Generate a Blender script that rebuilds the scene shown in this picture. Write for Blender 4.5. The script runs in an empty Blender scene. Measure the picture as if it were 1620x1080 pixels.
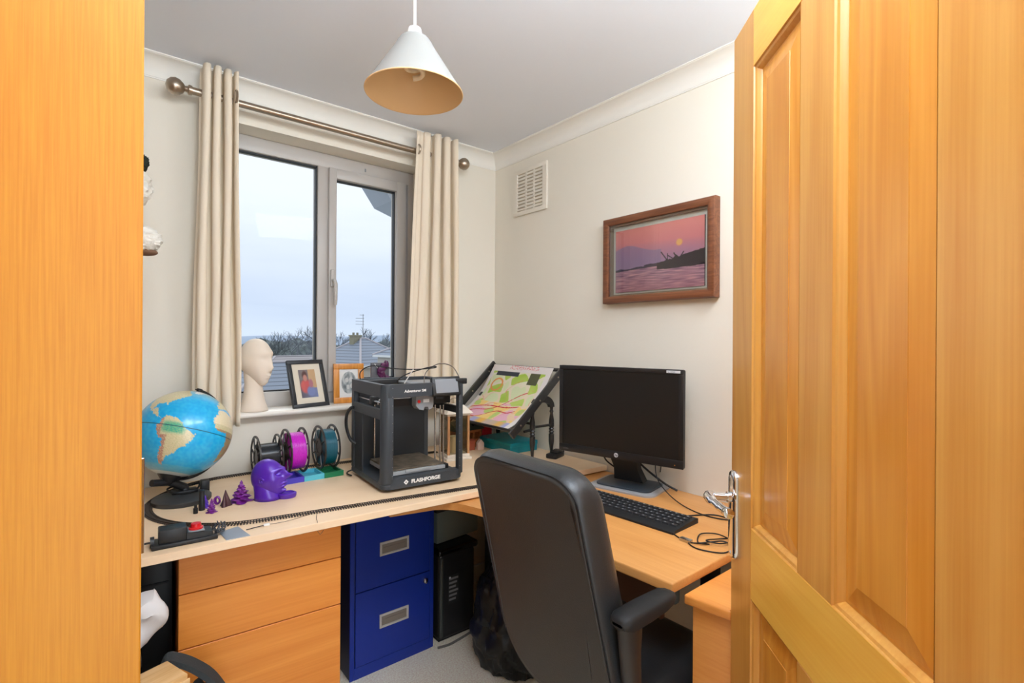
import bpy, bmesh, math, random
from mathutils import Vector, Matrix, noise
random.seed(7)
PI = math.pi
SC = bpy.context.scene
COL = SC.collection
R = math.radians

def lin(c):
    return tuple(((v/255)/12.92 if v/255 <= .04045 else ((v/255+.055)/1.055)**2.4) for v in c)

# ---------------------------------------------------------------- camera
cam_d = bpy.data.cameras.new('camera'); cam = bpy.data.objects.new('camera', cam_d); COL.objects.link(cam)
cam_d.sensor_width = 36; cam_d.lens = 801/1620*36; cam_d.shift_y = -3/1620; cam_d.clip_start = .02; cam_d.clip_end = 500
ya, ro = R(39.4), R(.35)
fw = Vector((math.sin(ya), math.cos(ya), 0)); rt = Vector((math.cos(ya), -math.sin(ya), 0)); up = Vector((0, 0, 1))
r3 = rt*math.cos(ro)+up*math.sin(ro); u3 = up*math.cos(ro)-rt*math.sin(ro)
m = Matrix((r3, u3, -fw)).transposed().to_4x4(); m.translation = Vector((-1.731, -2.263, 1.32)); cam.matrix_world = m
SC.camera = cam
SC.view_settings.view_transform = 'Standard'; SC.view_settings.look = 'None'
SC.view_settings.exposure = 0.04; SC.view_settings.gamma = 1; SC.view_settings.use_curve_mapping = False

# ---------------------------------------------------------------- world (overcast sky)
w = bpy.data.worlds.new('overcast_sky'); SC.world = w; w.use_nodes = True
nt = w.node_tree; N = nt.nodes; L = nt.links; N.clear()
out = N.new('ShaderNodeOutputWorld'); bg = N.new('ShaderNodeBackground'); tc = N.new('ShaderNodeTexCoord')
sep = N.new('ShaderNodeSeparateXYZ'); ramp = N.new('ShaderNodeValToRGB'); mp = N.new('ShaderNodeMapping'); nz = N.new('ShaderNodeTexNoise')
add = N.new('ShaderNodeMath'); add.operation = 'MULTIPLY_ADD'
L.new(tc.outputs['Generated'], sep.inputs[0]); L.new(tc.outputs['Generated'], mp.inputs[0]); mp.inputs['Scale'].default_value = (1.5, 1.5, 9)
L.new(mp.outputs[0], nz.inputs['Vector']); nz.inputs['Scale'].default_value = 1.6; nz.inputs['Detail'].default_value = 5
L.new(nz.outputs[0], add.inputs[0]); add.inputs[1].default_value = .16
sub = N.new('ShaderNodeMath'); sub.operation = 'SUBTRACT'; L.new(sep.outputs[2], sub.inputs[0]); sub.inputs[1].default_value = .08
L.new(sub.outputs[0], add.inputs[2]); L.new(add.outputs[0], ramp.inputs[0])
e = ramp.color_ramp.elements
e[0].position = 0; e[0].color = (*lin((216, 228, 246)), 1)
e[1].position = .5; e[1].color = (*lin((250, 252, 255)), 1)
for p, c in ((.06, (206, 219, 240)), (.13, (218, 228, 246)), (.25, (240, 245, 253))):
    x = e.new(p); x.color = (*lin(c), 1)
L.new(ramp.outputs[0], bg.inputs[0]); bg.inputs[1].default_value = 1.1; L.new(bg.outputs[0], out.inputs[0])

def light(name, kind, loc, target, energy, size=None, sizey=None, color=(1, 1, 1), angle=None):
    d = bpy.data.lights.new(name, kind); d.energy = energy; d.color = color
    if kind == 'AREA': d.shape = 'RECTANGLE'; d.size = size; d.size_y = sizey or size
    if kind == 'POINT': d.shadow_soft_size = size
    if angle: d.angle = angle
    o = bpy.data.objects.new(name, d); COL.objects.link(o); o.location = loc
    o.rotation_euler = (Vector(target)-Vector(loc)).to_track_quat('-Z', 'Y').to_euler()
    return o
light('overcast_daylight', 'SUN', (0, 4, 8), (-1.6, -1, 2.2), 1.3, color=(.93, .96, 1), angle=R(50))
light('doorway_flash', 'AREA', (-1.45, -2.0, 2.2), (-.9, -.2, .8), 7, .7, .35, (.80, .90, 1))
light('right_side_fill', 'AREA', (-.42, -1.97, 2.27), (-.85, -.7, .3), 10.5, .6, .3, (.82, .91, 1))  # added soft fill for the right desk, pedestal and carpet, not a fitted source
light('flash_bounce', 'AREA', (-1.30, -2.0, 2.03), (-1.30, -1.98, 2.5), 23, .9, .35, (.80, .90, 1))
light('landing_fill', 'AREA', (-1.50, -3.1, 1.05), (-1.0, -.6, .5), 16, .75, 1.7, (.78, .89, 1))  # fill added behind the camera for board and drawer fronts, no lamp there

# ---------------------------------------------------------------- materials
MATS = {}
def new_mat(name):
    m = bpy.data.materials.new(name); m.use_nodes = True
    return m, m.node_tree.nodes, m.node_tree.links, m.node_tree.nodes['Principled BSDF']
def plain(name, c, rough=.5, metal=0, bump=0, bscale=200, vary=0, vscale=6, spec=.5, coat=0, sheen=0, trans=0, emit=0):
    if name in MATS: return MATS[name]
    m, N, L, b = new_mat(name)
    b.inputs['Base Color'].default_value = (*lin(c), 1); b.inputs['Roughness'].default_value = rough
    b.inputs['Metallic'].default_value = metal; b.inputs['Specular IOR Level'].default_value = spec
    b.inputs['Coat Weight'].default_value = coat; b.inputs['Sheen Weight'].default_value = sheen
    if vary or bump: tc = N.new('ShaderNodeTexCoord')
    if vary:
        n = N.new('ShaderNodeTexNoise'); n.inputs['Scale'].default_value = vscale; n.inputs['Detail'].default_value = 5
        L.new(tc.outputs['Object'], n.inputs['Vector'])
        r = N.new('ShaderNodeValToRGB'); L.new(n.outputs[0], r.inputs[0]); r.color_ramp.elements[0].position = .3; r.color_ramp.elements[1].position = .7
        r.color_ramp.elements[0].color = (*lin([max(0, v*(1-vary)) for v in c]), 1)
        r.color_ramp.elements[1].color = (*lin([min(255, v*(1+vary)) for v in c]), 1)
        L.new(r.outputs[0], b.inputs['Base Color'])
    if bump:
        n = N.new('ShaderNodeTexNoise'); n.inputs['Scale'].default_value = bscale; n.inputs['Detail'].default_value = 3
        L.new(tc.outputs['Object'], n.inputs['Vector'])
        bp = N.new('ShaderNodeBump'); bp.inputs['Strength'].default_value = bump; bp.inputs['Distance'].default_value = .002
        L.new(n.outputs[0], bp.inputs['Height']); L.new(bp.outputs[0], b.inputs['Normal'])
    MATS[name] = m
    return m
def wood(name, c1, c2, axis='Z', ring=10, rs=2.0, rough=.38, fine=.12, coat=.15, spec=.4, pore=90):
    if name in MATS: return MATS[name]
    m, N, L, b = new_mat(name)
    tc = N.new('ShaderNodeTexCoord')
    def stretched(sc, along):
        mp = N.new('ShaderNodeMapping'); s = [sc, sc, sc]; s['XYZ'.index(axis)] = along; mp.inputs['Scale'].default_value = s
        L.new(tc.outputs['Object'], mp.inputs[0]); return mp
    a = stretched(rs, rs*.09)
    n = N.new('ShaderNodeTexNoise'); n.inputs['Scale'].default_value = 1.6; n.inputs['Detail'].default_value = 2; n.inputs['Distortion'].default_value = .4
    L.new(a.outputs[0], n.inputs['Vector'])
    mu = N.new('ShaderNodeMath'); mu.operation = 'MULTIPLY'; mu.inputs[1].default_value = ring; L.new(n.outputs[0], mu.inputs[0])
    pp = N.new('ShaderNodeMath'); pp.operation = 'PINGPONG'; pp.inputs[1].default_value = .5; L.new(mu.outputs[0], pp.inputs[0])
    f = stretched(pore, pore*.025)
    n2 = N.new('ShaderNodeTexNoise'); n2.inputs['Scale'].default_value = 2; n2.inputs['Detail'].default_value = 4
    L.new(f.outputs[0], n2.inputs['Vector'])
    ad = N.new('ShaderNodeMath'); ad.operation = 'MULTIPLY_ADD'; ad.inputs[1].default_value = .8; L.new(pp.outputs[0], ad.inputs[0])
    sc_ = N.new('ShaderNodeMath'); sc_.operation = 'MULTIPLY_ADD'; sc_.inputs[1].default_value = fine*8; sc_.inputs[2].default_value = .3-fine*4
    L.new(n2.outputs[0], sc_.inputs[0]); L.new(sc_.outputs[0], ad.inputs[2])
    r = N.new('ShaderNodeValToRGB'); L.new(ad.outputs[0], r.inputs[0])
    r.color_ramp.elements[0].color = (*lin(c1), 1); r.color_ramp.elements[0].position = .15
    r.color_ramp.elements[1].color = (*lin(c2), 1); r.color_ramp.elements[1].position = .85
    L.new(r.outputs[0], b.inputs['Base Color'])
    b.inputs['Roughness'].default_value = rough; b.inputs['Coat Weight'].default_value = coat; b.inputs['Coat Roughness'].default_value = .25
    b.inputs['Specular IOR Level'].default_value = spec
    bp = N.new('ShaderNodeBump'); bp.inputs['Strength'].default_value = .15; bp.inputs['Distance'].default_value = .001
    L.new(n2.outputs[0], bp.inputs['Height']); L.new(bp.outputs[0], b.inputs['Normal'])
    MATS[name] = m
    return m
def painted(name, rough=.5, spec=.5, coat=0):
    if name in MATS: return MATS[name]
    m, N, L, b = new_mat(name)
    a = N.new('ShaderNodeAttribute'); a.attribute_name = 'Col'; L.new(a.outputs['Color'], b.inputs['Base Color'])
    b.inputs['Roughness'].default_value = rough; b.inputs['Specular IOR Level'].default_value = spec; b.inputs['Coat Weight'].default_value = coat
    MATS[name] = m; return m
def glass_mat(name, tint=(255, 255, 255), gloss=.08, rough=0):
    if name in MATS: return MATS[name]
    m = bpy.data.materials.new(name); m.use_nodes = True; N = m.node_tree.nodes; L = m.node_tree.links; N.clear()
    o = N.new('ShaderNodeOutputMaterial'); t = N.new('ShaderNodeBsdfTransparent'); g = N.new('ShaderNodeBsdfGlossy'); mx = N.new('ShaderNodeMixShader')
    fr = N.new('ShaderNodeFresnel'); fr.inputs[0].default_value = 1.45
    t.inputs[0].default_value = (*lin(tint), 1); g.inputs['Roughness'].default_value = rough
    mu = N.new('ShaderNodeMath'); mu.operation = 'MULTIPLY'; mu.inputs[1].default_value = gloss*10
    L.new(fr.outputs[0], mu.inputs[0]); L.new(mu.outputs[0], mx.inputs[0]); L.new(t.outputs[0], mx.inputs[1]); L.new(g.outputs[0], mx.inputs[2]); L.new(mx.outputs[0], o.inputs[0])
    MATS[name] = m; return m
def fabric(name, c, translucency=.35, bump=.2):
    if name in MATS: return MATS[name]
    m, N, L, b = new_mat(name)
    b.inputs['Base Color'].default_value = (*lin(c), 1); b.inputs['Roughness'].default_value = .9; b.inputs['Specular IOR Level'].default_value = .1
    t = N.new('ShaderNodeBsdfTranslucent'); t.inputs[0].default_value = (*lin(c), 1)
    mx = N.new('ShaderNodeMixShader'); mx.inputs[0].default_value = translucency
    o = N['Material Output']; L.new(b.outputs[0], mx.inputs[1]); L.new(t.outputs[0], mx.inputs[2]); L.new(mx.outputs[0], o.inputs[0])
    tc = N.new('ShaderNodeTexCoord'); n = N.new('ShaderNodeTexNoise'); n.inputs['Scale'].default_value = 500; L.new(tc.outputs['Object'], n.inputs['Vector'])
    bp = N.new('ShaderNodeBump'); bp.inputs['Strength'].default_value = bump; bp.inputs['Distance'].default_value = .001
    L.new(n.outputs[0], bp.inputs['Height']); L.new(bp.outputs[0], b.inputs['Normal'])
    MATS[name] = m; return m

WALL = plain('wall_paint', (237, 230, 216), .85, bump=.12, bscale=90, spec=.2)
CEIL = plain('ceiling_paint', (236, 240, 248), .9, bump=.1, bscale=120, spec=.1)
COVE = plain('coving_paint', (242, 239, 232), .7, spec=.3)
UPVC = plain('white_upvc', (190, 185, 180), .35)
SILLM = plain('sill_gloss', (238, 232, 222), .35)
BLACKSEAL = plain('rubber_seal', (28, 32, 38), .5)
CARPET = plain('carpet_pile', (255, 236, 214), .95, bump=.8, bscale=420, vary=.1, vscale=160, spec=.1)
OAK = wood('oak_veneer', (206, 138, 36), (186, 114, 20), 'Z', ring=3, rs=3.2, rough=.55, fine=.15, coat=.12, pore=190)
PINE = wood('varnished_pine', (228, 170, 84), (210, 142, 56), 'Z', ring=7, rs=3.0, rough=.3, fine=.10, coat=.35)
PINEX = wood('varnished_pine_rail', (255, 204, 92), (244, 180, 66), 'X', ring=7, rs=3.0, rough=.3, fine=.10, coat=.35)
PINEP = wood('pine_panel', (230, 162, 68), (210, 134, 40), 'Z', ring=9, rs=4.0, rough=.28, fine=.08, coat=.4)
BEECH = wood('beech_laminate', (224, 160, 92), (210, 144, 76), 'Y', ring=5, rs=2.5, rough=.35, fine=.12, coat=.15)
BEECHX = wood('beech_drawer_front', (246, 160, 72), (230, 138, 54), 'X', ring=5, rs=2.5, rough=.4, fine=.12, coat=.1)
BEECHY = wood('beech_pedestal', (246, 168, 86), (232, 148, 68), 'Y', ring=5, rs=2.5, rough=.4, fine=.12, coat=.1)
PLY = wood('plywood_board', (250, 220, 184), (242, 207, 166), 'X', ring=5, rs=1.6, rough=.5, fine=.08, coat=.05)
PLYEDGE = wood('plywood_edge', (232, 176, 110), (212, 150, 84), 'X', ring=5, rs=6, rough=.5, fine=.1)
DARKWOOD = wood('mahogany_frame', (136, 84, 54), (104, 60, 38), 'Y', ring=8, rs=8, rough=.4, fine=.16)
LIGHTWOOD = wood('pine_frame', (226, 152, 62), (200, 122, 40), 'Z', ring=8, rs=8, rough=.4, fine=.14)
CURTAIN = fabric('cream_curtain_fabric', (255, 243, 224), .3)
NICKEL = plain('brushed_nickel', (176, 162, 146), .32, 1)
CHROME = plain('polished_chrome', (225, 225, 228), .08, 1)
STEEL = plain('bright_steel', (200, 200, 200), .25, 1)
BLK = plain('black_plastic', (30, 31, 33), .42)
BLKM = plain('matt_black_plastic', (24, 25, 27), .6)
CHARC = plain('charcoal_printer_shell', (56, 62, 68), .5, bump=.1, bscale=400)
CHARCD = plain('printer_inner_shell', (40, 44, 48), .6)
GREYM = plain('grey_plastic', (140, 144, 148), .4)
WHITE = plain('white_plastic', (238, 236, 232), .5)
LABEL = plain('label_white', (215, 218, 222), .6)
LEATHER = plain('black_leather', (44, 46, 48), .36, bump=.25, bscale=300, spec=.6)
LEATHERB = plain('black_leather_back', (50, 48, 46), .5, bump=.3, bscale=350, spec=.5)
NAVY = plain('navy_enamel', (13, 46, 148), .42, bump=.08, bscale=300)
NAVYD = plain('navy_enamel_shaded', (16, 26, 62), .5)  # same navy as the fronts, with the side's shade put into the colour
PVC = plain('black_cable', (18, 18, 20), .45)

# ---------------------------------------------------------------- mesh builder
class MB:
    def __init__(s): s.bm = bmesh.new(); s.M = Matrix.Identity(4); s.mi = 0
    def _add(s, vs, fs):
        bv = [s.bm.verts.new(s.M @ Vector(v)) for v in vs]
        for f in fs:
            try: x = s.bm.faces.new([bv[i] for i in f]); x.material_index = s.mi
            except ValueError: pass
        return bv
    def box(s, x0, y0, z0, x1, y1, z1, bev=0, seg=2):
        x0, x1 = min(x0, x1), max(x0, x1); y0, y1 = min(y0, y1), max(y0, y1); z0, z1 = min(z0, z1), max(z0, z1)
        v = [(x0,y0,z0),(x1,y0,z0),(x1,y1,z0),(x0,y1,z0),(x0,y0,z1),(x1,y0,z1),(x1,y1,z1),(x0,y1,z1)]
        f = [(0,3,2,1),(4,5,6,7),(0,1,5,4),(1,2,6,5),(2,3,7,6),(3,0,4,7)]
        bv = s._add(v, f)
        if bev:
            es = set()
            for a in bv:
                for e_ in a.link_edges: es.add(e_)
            bmesh.ops.bevel(s.bm, geom=list(es), offset=bev, segments=seg, profile=.5, affect='EDGES')
        return s
    def prism(s, poly, z0, z1, bev=0, seg=2):
        n = len(poly); v = [(p[0], p[1], z0) for p in poly]+[(p[0], p[1], z1) for p in poly]
        f = [tuple(range(n))[::-1], tuple(range(n, 2*n))]+[(i, (i+1) % n, n+(i+1) % n, n+i) for i in range(n)]
        bv = s._add(v, f)
        if bev:
            es = set()
            for a in bv:
                for e_ in a.link_edges:
                    if abs(e_.verts[0].co.z-e_.verts[1].co.z) < 1e-6 or True: es.add(e_)
            bmesh.ops.bevel(s.bm, geom=list(es), offset=bev, segments=seg, profile=.5, affect='EDGES', clamp_overlap=True)
        return s
    def lathe(s, prof, seg=24, sx=1, sy=1):   # prof (r,z) about local z
        rings = []; vs = []; fs = []
        for r_, z in prof:
            if r_ < 1e-6: rings.append([len(vs)]); vs.append((0, 0, z))
            else:
                rings.append(list(range(len(vs), len(vs)+seg)))
                for i in range(seg): a = 2*PI*i/seg; vs.append((r_*math.cos(a)*sx, r_*math.sin(a)*sy, z))
        for a, b in zip(rings, rings[1:]):
            for i in range(seg):
                j = (i+1) % seg
                if len(a) == 1 and len(b) == 1: continue
                if len(a) == 1: fs.append((a[0], b[j], b[i]))
                elif len(b) == 1: fs.append((a[i], a[j], b[0]))
                else: fs.append((a[i], a[j], b[j], b[i]))
        s._add(vs, fs); return s
    def cyl(s, p0, p1, r0, r1=None, seg=16):
        r1 = r0 if r1 is None else r1
        p0 = Vector(p0); p1 = Vector(p1); d = p1-p0; q = d.to_track_quat('Z', 'Y').to_matrix().to_4x4(); q.translation = p0
        M = s.M; s.M = M @ q; s.lathe([(0, 0), (r0, 0), (r1, d.length), (0, d.length)], seg); s.M = M; return s
    def tube(s, pts, r, seg=8, closed=False, rs=None):
        pts = [Vector(p) for p in pts]; n = len(pts); vs = []; fs = []; prev = None
        for i, p in enumerate(pts):
            a = pts[i-1] if (i > 0 or closed) else p; b = pts[(i+1) % n] if (i < n-1 or closed) else p
            t = (b-a).normalized()
            if prev is None: u = t.orthogonal().normalized()
            else:
                u = prev-t*prev.dot(t); u = u.normalized() if u.length > 1e-6 else t.orthogonal().normalized()
            prev = u; v = t.cross(u); rr = rs[i] if rs else r
            for k in range(seg): an = 2*PI*k/seg; vs.append(p+u*math.cos(an)*rr+v*math.sin(an)*rr)
        m_ = n if closed else n-1
        for i in range(m_):
            for k in range(seg):
                a = i*seg+k; b = i*seg+(k+1) % seg; c = ((i+1) % n)*seg+(k+1) % seg; d = ((i+1) % n)*seg+k; fs.append((a, b, c, d))
        if not closed: fs.append(tuple(range(seg))[::-1]); fs.append(tuple(range((n-1)*seg, n*seg)))
        s._add(vs, fs); return s
    def sphere(s, c, r, seg=24, rings=14, fn=None):
        vs = []; fs = []
        rr = r if isinstance(r, (tuple, list)) else (r, r, r)
        for i in range(rings+1):
            th = PI*i/rings
            for j in range(seg):
                ph = 2*PI*j/seg; d = Vector((math.sin(th)*math.cos(ph), math.sin(th)*math.sin(ph), math.cos(th)))
                p = Vector((d.x*rr[0], d.y*rr[1], d.z*rr[2]))
                if fn: p = fn(d, p)
                vs.append(p+Vector(c))
        for i in range(rings):
            for j in range(seg):
                a = i*seg+j; b = i*seg+(j+1) % seg; fs.append((a, a+seg, b+seg, b))
        bv = s._add(vs, fs); bmesh.ops.remove_doubles(s.bm, verts=[v for v in bv if v.is_valid], dist=1e-6); return s
    def grid(s, fn, nu, nv, wrap=False):
        vs = [fn(i/nu, j/nv) for j in range(nv+1) for i in range(nu+1)]
        fs = [(j*(nu+1)+i, j*(nu+1)+i+1, (j+1)*(nu+1)+i+1, (j+1)*(nu+1)+i) for j in range(nv) for i in range(nu)]
        s._add(vs, fs); return s
    def loft(s, rings):      # list of rings of points, same length
        n = len(rings[0]); vs = [p for r_ in rings for p in r_]
        fs = [(k*n+i, k*n+(i+1) % n, (k+1)*n+(i+1) % n, (k+1)*n+i) for k in range(len(rings)-1) for i in range(n)]
        fs += [tuple(range(n))[::-1], tuple(range((len(rings)-1)*n, len(rings)*n))]
        s._add(vs, fs); return s
    def build(s, name, mat, parent=None, sharp=35, smooth=True):
        bm = s.bm; bm.normal_update()
        bmesh.ops.recalc_face_normals(bm, faces=bm.faces)
        if smooth:
            for f in bm.faces: f.smooth = True
            for e_ in bm.edges:
                if len(e_.link_faces) == 2 and e_.calc_face_angle(0) > R(sharp): e_.smooth = False
        me = bpy.data.meshes.new(name); bm.to_mesh(me); bm.free()
        for mm in (mat if isinstance(mat, (list, tuple)) else [mat]): me.materials.append(mm)
        o = bpy.data.objects.new(name, me); COL.objects.link(o)
        if parent: o.parent = parent
        return o
def T(x, y, z, rz=0, rx=0, ry=0): return Matrix.Translation((x, y, z)) @ Matrix.Rotation(rz, 4, 'Z') @ Matrix.Rotation(ry, 4, 'Y') @ Matrix.Rotation(rx, 4, 'X')
def basis(o, x, y):
    x = Vector(x).normalized(); y = Vector(y); z = x.cross(y).normalized(); y = z.cross(x)
    m = Matrix((x, y, z)).transposed().to_4x4(); m.translation = Vector(o); return m
def paint(o, fn):
    me = o.data; ca = me.color_attributes.new('Col', 'FLOAT_COLOR', 'POINT')
    for i, v in enumerate(me.vertices): ca.data[i].color = (*lin(fn(v.co)), 1)
def picture(name, M, w_, h_, nx, ny, fn, parent, rough=.4, mat=None):
    """flat print with its own colours, lying in the local XY plane of M"""
    b = MB(); b.M = M; b.grid(lambda u, v: (u*w_, v*h_, 0), nx, ny)
    cols = [fn(i/nx, j/ny) for j in range(ny+1) for i in range(nx+1)]
    bm = b.bm; me = bpy.data.meshes.new(name); bm.to_mesh(me); bm.free()
    ca = me.color_attributes.new('Col', 'FLOAT_COLOR', 'POINT')
    for i, c in enumerate(cols): ca.data[i].color = (*lin([max(0, min(255, q)) for q in c]), 1)
    me.materials.append(mat or painted('print_paper', rough))
    o = bpy.data.objects.new(name, me); COL.objects.link(o); o.parent = parent
    return o
def text(name, s_, size, M, mat, parent, ext=.0004, bold=0, shear=0, sx=1, align='LEFT'):
    cu = bpy.data.curves.new(name, 'FONT'); cu.body = s_; cu.size = size; cu.extrude = ext; cu.offset = bold; cu.shear = shear; cu.align_x = align
    t = bpy.data.objects.new(name, cu); COL.objects.link(t)
    bpy.context.view_layer.update()
    dg = bpy.context.evaluated_depsgraph_get(); me = bpy.data.meshes.new_from_object(t.evaluated_get(dg))
    bpy.data.objects.remove(t); me.transform(M @ Matrix.Diagonal((sx, 1, 1, 1)))
    me.materials.clear(); me.materials.append(mat)
    o = bpy.data.objects.new(name, me); COL.objects.link(o); o.parent = parent; return o
def tag(o, label, cat, group=None):
    o['label'] = label; o['category'] = cat
    if group: o['group'] = group
    return o
def thing(name, label, cat, loc=(0, 0, 0), rz=0, group=None):
    o = bpy.data.objects.new(name, None); COL.objects.link(o); o.location = loc; o.rotation_euler = (0, 0, rz); o.empty_display_size = .05
    return tag(o, label, cat, group)
def struct(o): o['kind'] = 'structure'; return o
def spline(pts, n=8):
    P_ = [Vector(p) for p in pts]; out = []
    for i in range(len(P_)-1):
        a = P_[max(i-1, 0)]; b = P_[i]; c = P_[i+1]; d = P_[min(i+2, len(P_)-1)]
        for k in range(n):
            t = k/n; out.append(.5*((2*b)+(c-a)*t+(2*a-5*b+4*c-d)*t*t+(3*b-a-3*c+d)*t**3))
    out.append(P_[-1]); return out
def cable(name, pts, r, mat, parent=None, n=8, seg=8): return MB().tube(spline(pts, n), r, seg).build(name, mat, parent)
def fbm(v, s_): return noise.noise(Vector(v)*s_)

# ================================================================ SETTING
CZ = 2.335; XL = -2.3; YF = -2.24
struct(MB().box(XL-.1, -4.0, -.1, .1, .3, 0).build('floor', CARPET))
struct(MB().box(XL-.1, -3.6, CZ, .1, .3, CZ+.1).build('ceiling', CEIL))
struct(MB().box(0, -3.6, 0, .1, .3, CZ).build('wall_right', WALL))
struct(MB().box(XL-.1, -3.6, 0, XL, .3, CZ).build('wall_left', WALL))
WX0, WX1, WZ0, WZ1 = -1.42, -.455, 1.0, 2.18
b = MB(); b.box(XL, 0, 0, WX0, .3, CZ).box(WX1, 0, 0, 0, .3, CZ).box(WX0, 0, 0, WX1, .3, WZ0).box(WX0, 0, WZ1, WX1, .3, CZ)
struct(b.build('wall_back', WALL))
b = MB(); DX0, DX1, DZ = -1.87, -1.115, 2.0
b.box(XL, YF-.1, 0, DX0, YF, CZ).box(DX1, YF-.1, 0, 0, YF, CZ).box(DX0, YF-.1, DZ, DX1, YF, CZ)
struct(b.build('wall_front', WALL))
# coving (concave quarter profile)
def cove(name, horizontal):
    pr = [(0, 0), (0, -.070), (.004, -.070), (.004, -.066)]
    for k in range(9):
        a = PI/2*k/8; pr.append((.006+.058*(1-math.cos(a)), -.006-.058*(1-math.sin(a))))
    pr += [(.066, -.004), (.070, -.004), (.070, 0)]
    b = MB()
    if horizontal: rings = [[(x, -d*1, CZ+z) for d, z in pr] for x in (XL, 0)]
    else: rings = [[(-d, y, CZ+z) for d, z in pr] for y in (YF, 0)]
    return struct(b.loft(rings).build(name, COVE, sharp=25))
cove('trim_1', True); cove('trim_2', False)
# skirting boards
struct(MB().box(XL, -.015, 0, 0, 0, .09, .003).build('baseboard_back', COVE))
struct(MB().box(-.015, -2.2, 0, 0, -.016, .09, .003).build('baseboard_right', COVE))

# window
win = bpy.data.objects.new('window_1', None); COL.objects.link(win); win.location = (0, .11, 0); struct(win)
Y0 = 0.0  # frame front in window local
fr = MB(); FW = .045
glx0, glx1 = -1.36, -.944
fr.box(WX0, 0, WZ0+.02, WX0+.06, .07, WZ1, .004).box(WX1-.03, 0, WZ0+.02, WX1, .07, WZ1, .004)
fr.box(WX0+.055, 0, 2.115, WX1-.025, .07, WZ1, .004).box(WX0+.055, 0, WZ0+.02, WX1-.025, .07, 1.086, .004)
fr.box(-.944, 0, 1.08, -.892, .07, 2.12, .004)
fr.build('frame', UPVC, win)
sa = MB(); sx0, sx1, sz0, sz1 = -.898, -.505, 1.072, 2.116
for (a, c, d, e_) in ((sx0, sz0, -.862, sz1), (-.556, sz0, sx1, sz1), (-.864, 2.068, -.554, sz1), (-.864, sz0, -.554, 1.125)):
    sa.box(a, -.018, c, d, .05, e_, .004)
sa.build('sash', UPVC, win)
def gasket(x0, z0, x1, z1, t, y):
    b = MB()
    b.box(x0, y, z0, x0+t, y+.02, z1).box(x1-t, y, z0, x1, y+.02, z1).box(x0, y, z0, x1, y+.02, z0+t).box(x0, y, z1-t, x1, y+.02, z1); return b
gasket(-1.362, 1.084, -.942, 2.117, .008, .012).build('gasket', BLACKSEAL, win)
gasket(-.864, 1.123, -.554, 2.070, .007, .006).build('gasket', BLACKSEAL, win)
PANE = glass_mat('window_glass', (252, 254, 255), .008)
MB().box(-1.36, .024, 1.085, -.944, .028, 2.116).build('pane', PANE, win)
MB().box(-.862, .018, 1.124, -.556, .022, 2.069).build('pane', PANE, win)
hd = MB(); hd.box(-.892, -.030, 1.56, -.872, -.018, 1.64, .004).tube([(-.882, -.028, 1.59), (-.882, -.05, 1.588), (-.880, -.056, 1.57), (-.878, -.05, 1.50), (-.878, -.048, 1.475)], .008, 10, rs=[.008, .008, .009, .008, .007])
hd.build('handle', UPVC, win)
vt = MB(); vt.box(-.72, -.004, 2.135, -.714, .0, 2.15); vt.build('vent_catch', GREYM, win)
sl = MB(); sl.box(-1.46, -.16, -.0, -.42, .0, .022, .009, 3); sl.M = Matrix.Identity(4)
so = sl.build('sill', SILLM, win); so.location = (0, 0, 1.0)

# door (pine, open into the room)
FE = Vector((-.6419, -1.7064, 0)); hd_ = R(44.2); dd = Vector((math.sin(hd_), math.cos(hd_), 0)); HG = FE-dd*.711
door = bpy.data.objects.new('door_1', None); COL.objects.link(door); door.location = HG; door.rotation_euler = (0, 0, PI/2-hd_); struct(door)
TH = .038; DW = .711
X = [0, .111, .306, .406, .600, .711]   # from hinge
Z = [.006, .23, .805, .946, 1.868, 1.984]
def slab(x0, z0, x1, z1): return MB().box(x0, -TH, z0, x1, 0, z1, .0012, 1)
slab(0, Z[0], X[1], Z[5]).build('stile', PINE, door); slab(X[4], Z[0], X[5], Z[5]).build('stile', PINE, door)
for z0, z1 in ((Z[0], Z[1]), (Z[2], Z[3]), (Z[4], Z[5])): slab(X[1], z0, X[4], z1).build('rail', PINEX, door)
for z0, z1 in ((Z[1], Z[2]), (Z[3], Z[4])): slab(X[2], z0, X[3], z1).build('muntin', PINE, door)
def ring(b, x0, z0, x1, z1, prof, side=1):
    yb = 0 if side == 1 else -TH
    R_ = []
    for ins, dep in prof:
        y = yb-dep*side; R_.append([(x0+ins, y, z0+ins), (x1-ins, y, z0+ins), (x1-ins, y, z1-ins), (x0+ins, y, z1-ins)])
    vs = [p for q in R_ for p in q]; fs = []
    for k in range(len(R_)-1):
        for i in range(4): fs.append((k*4+i, k*4+(i+1) % 4, (k+1)*4+(i+1) % 4, (k+1)*4+i))
    return b, vs, fs
for x0, x1 in ((X[1], X[2]), (X[3], X[4])):
    for z0, z1 in ((Z[1], Z[2]), (Z[3], Z[4])):
        b = MB()
        for sd in (1, -1):
            _, vs, fs = ring(b, x0, z0, x1, z1, [(0, 0), (.0015, .003), (.006, .0045), (.011, .010), (.0125, .013), (.014, .013)], sd); b._add(vs, fs)
        b.build('moulding', PINE, door, sharp=20)
        b = MB()
        for sd in (1, -1):
            pr = [(.0138, .0128), (.018, .0128), (.050, .0065), (.0505, .0055)]
            _, vs, fs = ring(b, x0, z0, x1, z1, pr, sd); fs.append((12, 13, 14, 15)); b._add(vs, fs)
        b.build('panel', PINEP, door, sharp=8)
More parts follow.
